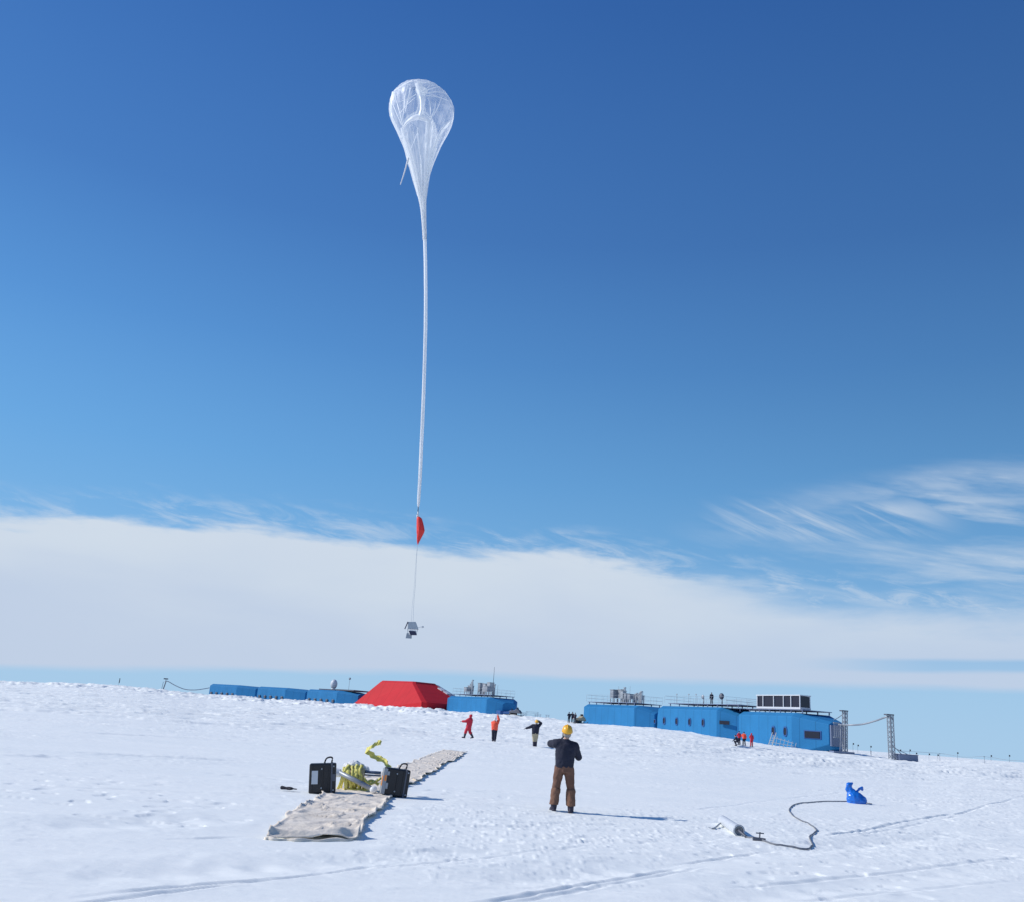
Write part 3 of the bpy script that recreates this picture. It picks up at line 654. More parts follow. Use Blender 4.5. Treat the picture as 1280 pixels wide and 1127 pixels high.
    if cloth.get('shin'):
        for s in ('l', 'r'):
            k = J['kn'+s]; a = J['an'+s]; g = MB(); d = (a-k).normalized(); g.rings([(0, 0, 0, .082*f, .088*f), (0, 0, -.05, .09*f, .095*f), (0, 0, -(a-k).length*.45, .085*f, .09*f), (0, 0, -(a-k).length+.07, .09*f, .098*f)], 18); g.v = [tuple(Vector(q)+(k+d*.02)+Vector(((a-k).x, (a-k).y, 0))*(-q[2]/(a-k).length)) for q in g.v]; g.organic('leg_gaiter', cloth['shin'], root, voxel*1.2, 3, puff, .1)
    for s in ('l', 'r'):
        a = J['an'+s]; fd = J['ft'+s]; g = MB(); hgt = cloth.get('boot_h', .14)
        k = J['kn'+s]; up = (k-a).normalized()
        g.cap(a-Vector((0, 0, .02)), a+up*hgt, .066, .07*max(1, f), 14)
        Rf = fd.to_track_quat('Y', 'Z').to_matrix(); g.ell(a+fd*.07-Vector((0, 0, .045)), (.055, .155, .05), 14, 10, Rf); g.box(a+fd*.06-Vector((0, 0, .078)), (.095, .27, .03), Rf)
        g.organic('boot', cloth.get('boots', 'boot'), root, voxel, 2)
    if headgear == 'helmet':
        h = MB(); n = 20; vs = []; fs = []; c = hd+RH @ Vector((0, -.005, .045))
        prof = [(.128, -.02), (.125, .0), (.118, .03), (.1, .075), (.07, .105), (.03, .122), (.006, .126)]
        for pr_, z in prof:
            for i in range(n):
                a = 2*math.pi*i/n; ry = pr_*1.16; ex = .035 if (z == -.02 and math.sin(a) > .3) else 0
                rib = 1+.05*(math.cos(a)**16)*(z > 0)
                vs.append(c+RH @ Vector((pr_*.95*math.cos(a), (ry+ex)*math.sin(a), z*rib)))
        for k in range(len(prof)-1):
            for i in range(n): fs.append((k*n+i, k*n+(i+1) % n, (k+1)*n+(i+1) % n, (k+1)*n+i))
        fs += [tuple(range((len(prof)-1)*n, len(prof)*n)), tuple(range(n-1, -1, -1))]
        h.add(vs, fs); h.ell(c+RH @ Vector((0, 0, .09)), (.014, .12, .045), 10, 8, RH)
        h.obj('helmet', cloth.get('helmet', 'yellow'), root, smooth=True)
        g = MB(); g.ell(hd+RH @ Vector((0, -.03, -.035)), (.088, .085, .07), 14, 10, RH); g.organic(cloth.get('hoodname', 'hair'), cloth.get('hair', 'hair'), root, voxel, 2, .008, .03)
    elif headgear == 'hood':
        g = MB(); g.ell(hd+RH @ Vector((0, -.025, .015)), (.105, .115, .13), 16, 12, RH); g.cap(nk, hd-Vector((0, .02, .06)), .1, .09); g.organic('hood', cloth['jacket'], root, voxel, 3)
    else:
        g = MB(); g.ell(hd+RH @ Vector((0, -.018, .045)), (.092, .108, .095), 16, 12, RH); g.cap(hd+RH @ Vector((-.075, -.02, .02)), hd+RH @ Vector((.075, -.02, .02)), .04, .04); g.organic('knitted_hat', cloth.get('hat', 'navy'), root, voxel, 2)
    return root
def base_pose(**k):
    p = dict(pelvis=(0, 0, .93), neck=(0, 0, 1.47), head=(0, .03, 1.63), shl=(-.19, 0, 1.4), shr=(.19, 0, 1.4), ell=(-.26, -.03, 1.13), elr=(.26, -.03, 1.13),
             wrl=(-.25, .1, .9), wrr=(.25, .1, .9), hipl=(-.09, 0, .88), hipr=(.09, 0, .88), knl=(-.11, .02, .5), knr=(.11, .02, .5), anl=(-.12, 0, .1), anr=(.12, 0, .1), ftl=(-.2, 1, 0), ftr=(.2, 1, 0))
    p.update(k); return p
# main figure, seen from behind, both arms up holding a camera before the face
ML = G(702.5, 1015); 
pose = base_pose(neck=(.005, -.05, 1.45), head=(.02, -.045, 1.63), pitch=22, shl=(-.2, -.04, 1.39), shr=(.2, -.04, 1.36), ell=(-.31, .16, 1.37), elr=(.3, .14, 1.14), wrl=(-.1, .34, 1.44), wrr=(.12, .32, 1.42),
                 hdl=(.35, .1, .5), hdr=(-.4, .15, .6), knl=(-.155, .03, .5), knr=(.16, .02, .5), anl=(-.185, 0, .1), anr=(.175, -.06, .1), hipl=(-.1, 0, .88), hipr=(.1, 0, .88), hem=-.03)
mp = person(ML, 0, pose, dict(jacket='navy', trousers='brown', shin='brown2', boots='boot', boot_h=.22, cuff=1.8, gloves='glove'), 'person in yellow hard hat, dark jacket and brown trousers, back turned in the foreground', voxel=.0105, puff=.035, fat=1.13, scale=.985)
hc = MB(); hc.box((.02, .40, 1.55), (.13, .05, .085)); hc.cyl((.02, .41, 1.55), (.02, .47, 1.56), .03, n=14)
c = hc.obj('camera_body', 'black', None, bevel=.008); c.location = ML; c.name = 'held_camera'; tag(c, 'small black camera held up by the foreground person in the yellow helmet', 'camera')
# three figures in the middle distance
L1 = G(585, 922.5)
person(L1, rad(72), base_pose(pelvis=(0, 0, .93), neck=(0, -.07, 1.46), head=(0, -.06, 1.63), pitch=28, shl=(-.19, -.06, 1.39), shr=(.19, -.06, 1.39), ell=(-.25, .2, 1.22), elr=(.24, .05, 1.14), wrl=(-.24, .47, 1.2), wrr=(.2, .3, 1.2), knl=(-.1, .18, .52), knr=(.1, -.06, .5), anl=(-.1, .26, .1), anr=(.11, -.33, .15), ftl=(-.1, 1, .1), ftr=(.1, 1, -.3), hem=-.2),
       dict(jacket='redc', trousers='redc', boots='boot', boot_h=.34, cuff=3.4, gloves='glove'), 'person in red suit and hood striding left with one arm out', 'people watching the balloon rise', scale=1.03, headgear='hood', puff=.03, fat=1.45)
L2 = G(617, 928)
person(L2, rad(-15), base_pose(neck=(0, -.04, 1.46), head=(0, -.03, 1.62), pitch=30, ell=(-.2, .28, 1.42), elr=(.25, .05, 1.66), shr=(.2, -.02, 1.42), wrl=(-.08, .42, 1.62), wrr=(.14, .12, 1.9), hdr=(-.1, .1, 1), knl=(-.08, .02, .5), knr=(.08, .02, .5), anl=(-.08, 0, .1), anr=(.08, 0, .1)),
       dict(jacket='orange', trousers='navy', boots='boot', boot_h=.26, cuff=2.4, hat='whitec'), 'person in orange jacket and dark trousers raising both hands overhead', 'people watching the balloon rise', scale=.97, headgear='hat', puff=.03, fat=1.32)
L3 = G(668, 934.5)
person(L3, rad(10), base_pose(neck=(0, -.03, 1.46), head=(.04, -.02, 1.63), pitch=25, ell=(-.4, .02, 1.28), wrl=(-.63, .05, 1.2), elr=(.36, .08, 1.58), shr=(.21, 0, 1.42), wrr=(.18, .16, 1.72), hdr=(-.5, .1, .2), knl=(-.06, .02, .5), knr=(.08, .02, .5), anl=(-.05, 0, .1), anr=(.08, -.02, .1)),
       dict(jacket='navy', trousers='tan', boots='boot', boot_h=.38, cuff=4, gloves='glove', helmet='yellow', hair='hair'), 'person in yellow hard hat, dark jacket and pale trousers, left arm out, hand shading eyes', 'people watching the balloon rise', scale=1.0, puff=.03, fat=1.28)
# small figures by the modules
farr = [
 (921, 931.5, 125, 1.2, 'navy', 'navy', 'hat', .72, 'dark-clothed person crouching low at the left of the group by the near modules'),
 (924, 930.5, 128, .4, 'redc', 'navy', 'hat', .98, 'person in dark red top standing behind the crouching one by the modules'),
 (930, 931.5, 124, -.3, 'orange', 'navy', 'hat', 1.0, 'person in bright orange jacket in the group in front of the modules'),
 (939.5, 933.5, 122, .2, 'redc', 'redc', 'hood', .98, 'person in full red suit at the right of the group by the modules')]
pz = base_pose(anl=(-.1, .05, .1), ell=(-.24, .1, 1.15), wrl=(-.12, .3, 1.2))
pz2 = base_pose(ell=(-.3, .05, 1.2), wrl=(-.2, .25, 1.45), elr=(.28, -.02, 1.12), wrr=(.24, .12, .92), anr=(.16, -.05, .1))
for i, (px, py, D, rz, ja, tr_, hg, sc, lb) in enumerate(farr):
    po = (pz if i % 2 else pz2)
    if i == 0: po = base_pose(pelvis=(0, -.1, .5), neck=(0, .1, 1.0), head=(0, .17, 1.16), shl=(-.19, .08, .93), shr=(.19, .08, .93), ell=(-.22, .25, .72), elr=(.22, .25, .72), wrl=(-.12, .42, .6), wrr=(.12, .42, .6), hipl=(-.09, -.08, .48), hipr=(.09, -.08, .48), knl=(-.14, .28, .5), knr=(.14, .28, .5), anl=(-.13, .05, .1), anr=(.13, .05, .1)); sc = 1.05
    p = G(px, py, True); sc = sc*p.y/125
    person(p, rz, po, dict(jacket=ja, trousers=tr_, gloves='glove'), lb, 'small group of people in front of the near modules', scale=sc, voxel=.02, headgear=hg, puff=.02, fat=1.1)
for i, (px, py, D, rz) in enumerate([(711, 901.5, 160, .3), (715.2, 902, 160, -.4), (718.7, 902.2, 159, 2.5)]):
    p = P(px, py, D); p.z = float(zg(p.x, p.y))-.02
    person(p, rz, pz if i != 1 else pz2, dict(jacket='navy', trousers='navy'), ['leftmost dark figure of three standing in the gap between modules', 'middle dark figure of three standing in the gap between modules', 'dark figure standing next to the pale snow vehicle in the gap'][i], 'three dark figures in the gap', scale=1.0, voxel=.02, headgear='hat')
pr = r2.matrix_world
ang = r2.rotation_euler.z; L = r2['L']; lp = Vector((3.1, -1.0, 0)); wp = Vector((r2.location.x+lp.x*math.cos(ang)-lp.y*math.sin(ang), r2.location.y+lp.x*math.sin(ang)+lp.y*math.cos(ang), r2.location.z+r2['H']+.48))
person(wp, 0, base_pose(), dict(jacket='navy', trousers='navy'), 'dark figure standing on the roof deck of the four-porthole module', scale=.95, voxel=.02, headgear='hat')

# ------------------------------------------------------------------ ground cloth
def cloth_strip():
    Lp = [(327, 1048), (355, 1026), (384, 1007), (410, 991), (455, 974), (500, 959), (530, 947), (556, 937.5)]
    Rp = [(445, 1050), (463, 1024), (478, 1008), (484, 998), (496, 988), (518, 978), (548, 961), (584, 940.5)]
    Lw = spline([G(*p) for p in Lp], 40); Rw = spline([G(*p) for p in Rp], 40); n = len(Lw); m = 44
    V = []; rd = random.Random(4)
    S = [0]
    for i in range(1, n): S.append(S[-1]+((Lw[i]+Rw[i])/2-(Lw[i-1]+Rw[i-1])/2).length)
    S = np.array(S)[:, None]; T = np.linspace(0, 1, m)[None, :]*np.ones((n, 1)); S = S*np.ones((1, m))
    a = np.array([list(p) for p in Lw])[:, None, :]; b = np.array([list(p) for p in Rw])[:, None, :]
    wob = .15*(noise(S[:, :1]/.5, S[:, :1]*0, 71)-.5); wob2 = .2*(noise(S[:, :1]/.6, S[:, :1]*0, 72)-.5)
    C = a*(1-T[..., None]) + b*T[..., None]
    C[..., 0] += wob*(1-T)+wob2*T
    X = C[..., 0]; Y = C[..., 1]
    base = zg(X, Y, True); 
    rip = .04*np.maximum(0, 1-np.abs(noise(X/.25-Y/.7, Y/.35, 83)-.5)*12)*noise(X/.4, Y/.7, 84) + .055*np.maximum(0, 1-np.abs(noise(X/.55+Y/1.1, Y/.5, 73)-.5)*9)*noise(X/.7, Y/.9, 74) + .014*(noise(X/.3, Y/.22, 75)-.5)
    # rolled front hem and curled edges
    front = np.exp(-((S-.16-.06*noise(T*4, T*0, 76))/.09)**2)*(.065+.05*noise(T*5, T*0, 77))
    edge = np.exp(-((1-T)/.035)**2)*.06*noise(S/.35, S*0, 78)+np.exp(-(T/.03)**2)*.05*noise(S/.4, S*0, 79)
    Z = base*.35+zg(X, Y, False)*.65+.035+rip+front+edge
    Z = np.maximum(Z, base+.012)
    co = np.stack([X, Y, Z], -1).reshape(-1, 3); c0 = co.mean(0)
    mb = MB(); vs = [tuple(v-c0) for v in co]; vs2 = [(v[0], v[1], v[2]-.012) for v in vs]; N = n*m
    fs = [(i*m+j, i*m+j+1, (i+1)*m+j+1, (i+1)*m+j) for i in range(n-1) for j in range(m-1)]
    f2 = [tuple(q+N for q in reversed(f)) for f in fs]
    bd = [(j) for j in range(m)]+[(i*m+m-1) for i in range(1, n)]+[((n-1)*m+j) for j in range(m-2, -1, -1)]+[(i*m) for i in range(n-2, 0, -1)]
    f3 = [(bd[(k+1) % len(bd)], bd[k], bd[k]+N, bd[(k+1) % len(bd)]+N) for k in range(len(bd))]
    mb.add(vs+vs2, fs+f2+f3)
    return tag(mb.obj('ground_cloth', 'canvas', None, smooth=True, loc=Vector(c0)), 'long wrinkled tan canvas strip laid over the snow beneath the black cases', 'ground cloth')
cloth_strip()
# small fold of cloth in front of the strip
a = [G(331, 1049.5), G(380, 1051.5), G(440, 1051)]; pts = spline(a, 10); c0 = pts[0]
m = MB(); m.tube([Vector(p)-c0+Vector((0, .03*math.sin(i*1.3), .012)) for i, p in enumerate(pts)], [.024+.012*math.sin(i*.9) for i in range(len(pts))], 8)
tag(m.obj('cloth_roll', 'canvas', None, smooth=True, loc=c0), 'loose rolled flap of tan canvas at the near end of the strip', 'cloth')

# ------------------------------------------------------------------ launch gear
def case(px0, px1, pyb, h, yaw, dep, label, openface=False):
    a = G(px0, pyb); b = G(px1, pyb+ (px1-px0)*.07); c = (a+b)/2; w = (b-a).length
    o = empty('equipment_case', c+Vector((0, 0, .02)), yaw, label, 'case', 'black equipment cases')
    w = w*.80
    m = MB(); m.box((0, 0, h*.5), (w, dep, h)); m.obj('shell', 'black', o, bevel=.03)
    m = MB(); m.box((w/2-.09, 0, h*.5), (.035, dep+.02, h+.02)); m.obj('lid_rim', 'dsteel', o, bevel=.008)
    m = MB()
    for x in (-w/2+.06, w/2-.14, 0):
        m.box((x, -dep/2-.006, h*.5), (.03, .02, h*.86))
    m.obj('rib', 'black', o, bevel=.006)
    m = MB(); hw = .075; m.tube(spline([(.1-hw, -.02, h-.01), (.1-hw*.5, -.02, h+.09), (.1+hw*.5, -.02, h+.12), (.1+hw*1.2, -.02, h+.1), (.1+hw, -.02, h-.01)], 6), .017, 8); m.obj('handle', 'black', o, smooth=True)
    m = MB()
    for sx, sz in ((-.02, .18), (-.02, .82), (w/2-.05, .1), (w/2-.05, .9)): m.cyl((sx, -dep/2-.001, h*sz), (sx, -dep/2-.022, h*sz), .016, n=10)
    m.obj('rivet', 'steel', o)
    return o, w, h, dep
o, w, h, dp = case(382, 423, 990, .60, rad(8), .32, 'left black equipment case with a pale label on its face'); o.rotation_euler = (0, rad(-5), rad(8))
m = MB(); m.box((-w/2+.12, -dp/2-.014, h*.54), (.13, .012, .27)); m.obj('label_plate', 'paper', o)
m = MB(); m.box((w/2-.045, -dp/2-.014, h*.52), (.07, .012, .14)); m.obj('sticker', 'dsteel', o)
o, w, h, dp = case(472, 511, 994, .57, rad(-24), .34, 'right black equipment case leaning, its latched side towards the yellow strap'); o.rotation_euler = (0, rad(4), rad(14))
m = MB(); m.box((-w/2-.012, 0, h*.5), (.03, dp-.02, h-.06)); m.obj('side_frame', 'galv', o, bevel=.006)
m = MB(); m.box((-w/2-.034, -.06, h*.5), (.014, .09, .2)); m.obj('sticker', 'olabel', o)
m = MB(); m.box((-w/2+.0, -dp/2-.012, h*.5), (.08, .02, h-.05)); m.box((-w/2+.06, -dp/2-.03, h*.35), (.05, .02, .12)); m.box((-w/2+.06, -dp/2-.03, h*.8), (.05, .02, .08)); m.obj('latch_strip', 'steel', o)
m = MB(); m.box((-w/2+.01, -dp/2-.03, h*.62), (.04, .014, .12)); m.obj('sticker', 'olabel', o)
# spool between the cases
g = G(445, 990); D0 = g.y
sp = empty('launch_spool', g, 0, 'launch spool of grey pipes wrapped in yellow straps between the cases', 'launch gear')
q = lambda px, py, dD=0: P(px, py, D0+dD)-g
m = MB(); m.cyl(q(419, 962), q(468, 987, -.3), .052, .052, 14); m.obj('pipe', 'steel', sp, smooth=True)
m = MB(); m.cyl(q(452, 963.5, .25), q(476, 965.5, .2), .034, n=12); m.cyl(q(452, 967.5, .25), q(476, 969, .2), .018, n=8); m.obj('upper_pipe', 'redtrim', sp, smooth=True)
m = MB(); m.cyl(q(419, 965), q(426, 965.5), .10, .085, 18); m.obj('end_cap', 'frame', sp, bevel=.01)
m = MB(); m.ell(q(467, 986.5, -.35), (.085, .085, .08), 14, 10); m.obj('end_cap', 'frame', sp, smooth=True)
m = MB(); m.cyl(q(430, 966, .15), q(455, 968, .15), .15, .15, 18); m.obj('drum', 'wood', sp, smooth=True)
m = MB()
rdd = random.Random(5)
for k in range(9):
    px = 430+k*2.9+rdd.uniform(-1, 1); c = q(px, 966+k*.25, .12); hh = rdd.uniform(.13, .21); low = rdd.uniform(.16, .46); sl = rdd.uniform(-.10, .10)
    vs = []; fs = []; ww = rdd.uniform(.018, .034)
    for i in range(20):
        t = 2*math.pi*i/20; z = math.sin(t); o_ = c+Vector((sl*z+.012*math.sin(i*2.1+k), -(.17+.03*rdd.random())*math.cos(t), z*(hh if z > 0 else low)))
        for dx, dr in ((-ww, 0), (ww, 0), (ww, .012), (-ww, .012)): vs.append(o_+Vector((dx, -dr*math.cos(t), dr*z)))
    for i in range(20):
        for e in range(4): fs.append((i*4+e, i*4+(e+1) % 4, ((i+1) % 20)*4+(e+1) % 4, ((i+1) % 20)*4+e))
    m.add(vs, fs)
m.tube(spline([q(455, 972), q(462, 979, -.05), q(470, 976, .05), q(476, 972)], 6), .03, 6); m.tube(spline([q(456, 980), q(464, 975, .1), q(473, 980, .05)], 6), .03, 6)
m.obj('strap_winding', 'yrope', sp, smooth=True)
m = MB(); m.box(q(446, 986.5, .1), (.50, .3, .05)); m.box(q(434, 982, .1), (.05, .3, .2)); m.box(q(458, 984, .1), (.05, .3, .14)); m.box(q(446, 979, .3), (.4, .05, .06)); m.obj('cradle', 'yrope', sp, bevel=.008)
# white film bunched behind
m = MB(); 
for px, py, r in ((436, 957, .1), (443, 956, .13), (449, 958, .11), (456, 961, .09)): m.ell(q(px, py, .4), (r*1.3, r, r*.8), 12, 8)
m.organic('film_bundle', 'whitec', sp, .015, 2, .05, .06)
# yellow strap blowing up from the gear
pts = spline([q(488, 962), q(484, 955), q(480, 950, .1), (q(470, 946, .15)), q(462, 940.5), q(457.5, 937.5), q(464, 933, -.1), q(470, 929.5), (q(474, 927)), q(476, 928.5)], 7); m = MB(); vs = []; fs = []
for i, p in enumerate(pts):
    w = .062+.01*math.sin(i*1.1); a = .5+.9*math.sin(i*.8); d = Vector((.35*math.sin(a), .5*math.cos(a), .75)).normalized()*w
    jit = Vector((rdd.uniform(-.005, .005), 0, rdd.uniform(-.005, .005))); t = Vector((0, .006, 0))
    vs += [p+d+jit, p-d+jit, p+d+jit+t, p-d+jit+t]
for i in range(len(pts)-1): a = i*4; fs += [(a, a+1, a+5, a+4), (a+2, a+6, a+7, a+3), (a, a+4, a+6, a+2), (a+1, a+3, a+7, a+5)]
e = len(vs)-4; fs += [(0, 2, 3, 1), (e, e+1, e+3, e+2)]
tag(m.add(vs, fs).obj('yellow_strap', 'yrope', None, loc=g), 'crinkled yellow strap zigzagging up from the right black case', 'strap')
m = MB(); gg = G(450, 990)
pts = [Vector((rdd.uniform(-.3, .3), rdd.uniform(-.1, .15), .03)) for k in range(9)]; m.tube(spline(pts, 6), .02, 6)
tag(m.obj('yellow_strap', 'yrope', None, smooth=True, loc=G(466, 980)), 'slack yellow strap lying on the snow beside the right black case', 'strap')
gl = G(361, 988.5); m = MB(); m.ell((0, 0, .03), (.1, .05, .035), 12, 8)
for k in range(4): m.cap((.08, -.03+.02*k, .03), (.16, -.04+.026*k, .025), .012, .011)
m.cap((.0, -.04, .03), (.05, -.09, .03), .014, .012); m.cap((-.08, 0, .03), (-.16, .02, .035), .03, .04)
o = m.organic('dropped_glove', 'glove', None, .01, 2); o.location = gl+Vector((0, 0, .03)); tag(o, 'small dark glove dropped on the snow left of the left case', 'glove')

# ------------------------------------------------------------------ hose, cylinder, bag
hp = [(933, 1047), (946, 1051), (957, 1054), (968, 1057), (985, 1059), (1003, 1060.5), (1013, 1059.5), (1016, 1055), (1012, 1049), (1017, 1043), (1021, 1038.5), (1013, 1032), (1000, 1025), (990, 1018.5), (986.5, 1013), (990, 1008), (997, 1005), (1012, 1003), (1030, 1002), (1048, 1001.8), (1062, 1002.2), (1078, 1003.5), (1090, 1005)]
pts = []
for a in spline([G(*p) for p in hp], 12): a.z = float(zg(a.x, a.y))+.018; pts.append(a)
for _ in range(3): pts = [pts[0]]+[(pts[i-1]+pts[i]*2+pts[i+1])/4 for i in range(1, len(pts)-1)]+[pts[-1]]
sm = [pts[0]]+[Vector((pts[i].x, pts[i].y, max(pts[i].z, (pts[i-1].z+pts[i+1].z)/2))) for i in range(1, len(pts)-1)]+[pts[-1]]
m = MB(); m.tube([p-pts[0] for p in sm], .0145, 8); tag(m.obj('hose', 'hose', None, smooth=True, loc=pts[0]), 'long dark grey hose snaking over the snow to the blue bag', 'hose')
a = G(903, 1031); b = G(924, 1045)
a.z += .1; b.z += .095; dcy = (b-a); c = a
cy = empty('gas_diffuser', a, 0, 'pale metal cylinder with open end lying at the end of the hose', 'cylinder')
d = dcy.normalized(); u_ = d.cross(Vector((0, 0, 1))).normalized(); v_ = u_.cross(d)
m = MB(); n = 24; vs = []; fs = []
for (s, r_) in ((0, .05), (0, .085), (.02, .095), (dcy.length-.03, .095), (dcy.length, .098), (dcy.length, .085), (dcy.length-.12, .082), (dcy.length-.12, .02)):
    for i in range(n): t = 2*math.pi*i/n; vs.append(d*s+(u_*math.cos(t)+v_*math.sin(t))*r_)
for k in range(7):
    for i in range(n): fs.append((k*n+i, k*n+(i+1) % n, (k+1)*n+(i+1) % n, (k+1)*n+i))
fs += [tuple(range(n-1, -1, -1)), tuple(range(7*n, 8*n))]
m.add(vs, fs).obj('barrel', 'paper', cy, smooth=False)
m = MB(); m.tube([d*(dcy.length-.02)+(u_*math.cos(t)+v_*math.sin(t))*.095 for t in [2*math.pi*i/20 for i in range(20)]], .016, 6, closed=True); m.obj('end_ring', 'steel', cy, smooth=True)
m = MB(); m.tube(spline([d*(dcy.length-.12), d*(dcy.length+.05), pts[0]-a], 6), .026, 8); m.obj('hose_coupling', 'dsteel', cy, smooth=True)
m = MB(); k0 = G(948, 1052)-a; m.cyl(k0+Vector((-.1, 0, .05)), k0+Vector((.12, -.02, .04)), .035, n=10); m.cyl(k0+Vector((.02, 0, .03)), k0+Vector((.03, 0, .17)), .012, n=6); m.bar(k0+Vector((-.04, 0, .15)), k0+Vector((.1, 0, .15)), .018); m.obj('valve', 'dsteel', cy)
m = MB(); m.tube(spline([Vector(G(886, 1035.5))-a+Vector((0, 0, .02)), Vector(G(893, 1036.5))-a+Vector((0, 0, .03)), Vector((0, 0, -.02))], 6), .016, 6); m.obj('short_lead', 'steel', cy, smooth=True)

bg = G(1068, 1003.5); sc = 1.0
m = MB(); m.rings([(.02, 0, -.03, .25, .22), (.02, 0, .1, .3, .26), (.0, 0, .24, .27, .24), (-.06, 0, .36, .19, .17), (-.12, 0, .44, .11, .10), (-.16, 0, .5, .09, .08)], 18)
m.cap((-.14, 0, .46), (-.2, 0, .62), .06, .085); m.cap((-.18, 0, .56), (-.12, .0, .66), .05, .05); m.ell((-.26, 0, .48), (.05, .05, .14))
m.cap((.0, 0, .36), (.1, 0, .50), .04, .035); m.cap((.1, 0, .5), (.2, 0, .56), .035, .045); m.ell((.2, 0, .5), (.05, .02, .07))
o = m.organic('plastic_bag', 'bag', None, .014, 3, .05, .12); o.location = bg+Vector((.06, 0, 0)); o.scale = (1.08, 1, .9); tag(o, 'bulging blue plastic bag with knotted ears sitting on the snow', 'bag')

# ------------------------------------------------------------------ balloon
DB = 100.0
prof = [  # py, left px, right px
 (100.2, 515, 521), (101.6, 509, 535), (104, 504, 545), (108, 498.5, 551), (113, 493, 556), (120, 489.5, 561), (128, 487.3, 565), (137, 487, 567.3), (146, 488, 567), (153, 490.5, 565.5), (161, 494.5, 561.5), (170, 498.5, 556.5), (180, 503, 551.5), (190, 507, 547.5), (200, 510.5, 543.5), (210, 513.3, 540), (220, 516, 537), (230, 518.8, 535), (240, 521.2, 533.6), (250, 523.6, 532.8), (262, 525.6, 532.6), (280, 527.2, 532.8), (300, 528.4, 533.4)]
prof_env = [(141-(141-a)*.74 if a < 141 else a, b, c) for a, b, c in prof]
def envelope(prof, D, pleat, seed, scale=1.0, npx=160, sub=5, dshift=0):
    ys = np.array([p[0] for p in prof], float); l = np.array([p[1] for p in prof], float); r_ = np.array([p[2] for p in prof], float)
    k = np.linspace(0, len(prof)-1, (len(prof)-1)*sub+1); yy = np.interp(k, np.arange(len(prof)), ys); ll = np.interp(k, np.arange(len(prof)), l); rr_ = np.interp(k, np.arange(len(prof)), r_)
    vs = []; uv = []; n = npx
    for i in range(len(k)):
        c = P((ll[i]+rr_[i])/2, yy[i], D); e = P(rr_[i], yy[i], D); R_ = (e-c).length*scale
        ax = (e-c).normalized(); v = i/(len(k)-1)
        for j in range(n):
            t = 2*math.pi*j/n
            f = 1+pleat*(.22+v)*((math.sin(t*17+seed+3*math.sin(v*5))+.6*math.sin(t*29+seed*2+v*4)+.8*math.sin(t*7+seed*3))/2.4)
            flat = 1.0 if pleat < .3 else .8
            vs.append(c + ax*(R_*f*math.cos(t)) + Vector((0, dshift+R_*f*flat*math.sin(t), R_*.0)))
            uv.append((j/n, v))
    return vs, uv, len(k), n
def grid_obj(vs, uv, nr, n, name, mat, parent, g, closetop=True):
    me = bpy.data.meshes.new(name); fs = [(i*n+j, i*n+(j+1) % n, (i+1)*n+(j+1) % n, (i+1)*n+j) for i in range(nr-1) for j in range(n)]
    if closetop: fs.append(tuple(range(n)))
    me.from_pydata([tuple(v-g) for v in vs], [], fs); ul = me.uv_layers.new(name='UVMap')
    for p in me.polygons:
        for li, vi in zip(p.loop_indices, p.vertices):
            u, v = uv[vi]
            if vi % n == 0 and max(q % n for q in p.vertices) == n-1 and len(p.vertices) == 4: u = 1.0
            ul.data[li].uv = (u, v)
    me.materials.append(MT[mat]); me.polygons.foreach_set('use_smooth', [True]*len(me.polygons)); o = bpy.data.objects.new(name, me); COL.objects.link(o); o.parent = parent; return o
gb = P(523, 632, DB)
bal = empty('balloon', gb, 0, 'clear plastic high-altitude balloon with a long gathered tail', 'balloon')
vs, uv, nr, n = envelope(prof_env, DB, .06, 1.0); grid_obj(vs, uv, nr, n, 'envelope', 'film', bal, gb)
inner = [(112, 521, 531), (120, 522, 532), (132, 523, 531), (142, 520, 533), (147, 513, 537), (152, 507.5, 541), (158, 504, 544), (166, 504.5, 545), (176, 507, 545), (188, 511, 542.5), (200, 514.5, 539), (215, 518, 536), (230, 521.5, 533.5), (250, 525, 532)]
vs, uv, nr, n = envelope(inner, DB, .2, 2.2); grid_obj(vs, uv, nr, n, 'inner_fold', 'film2', bal, gb)
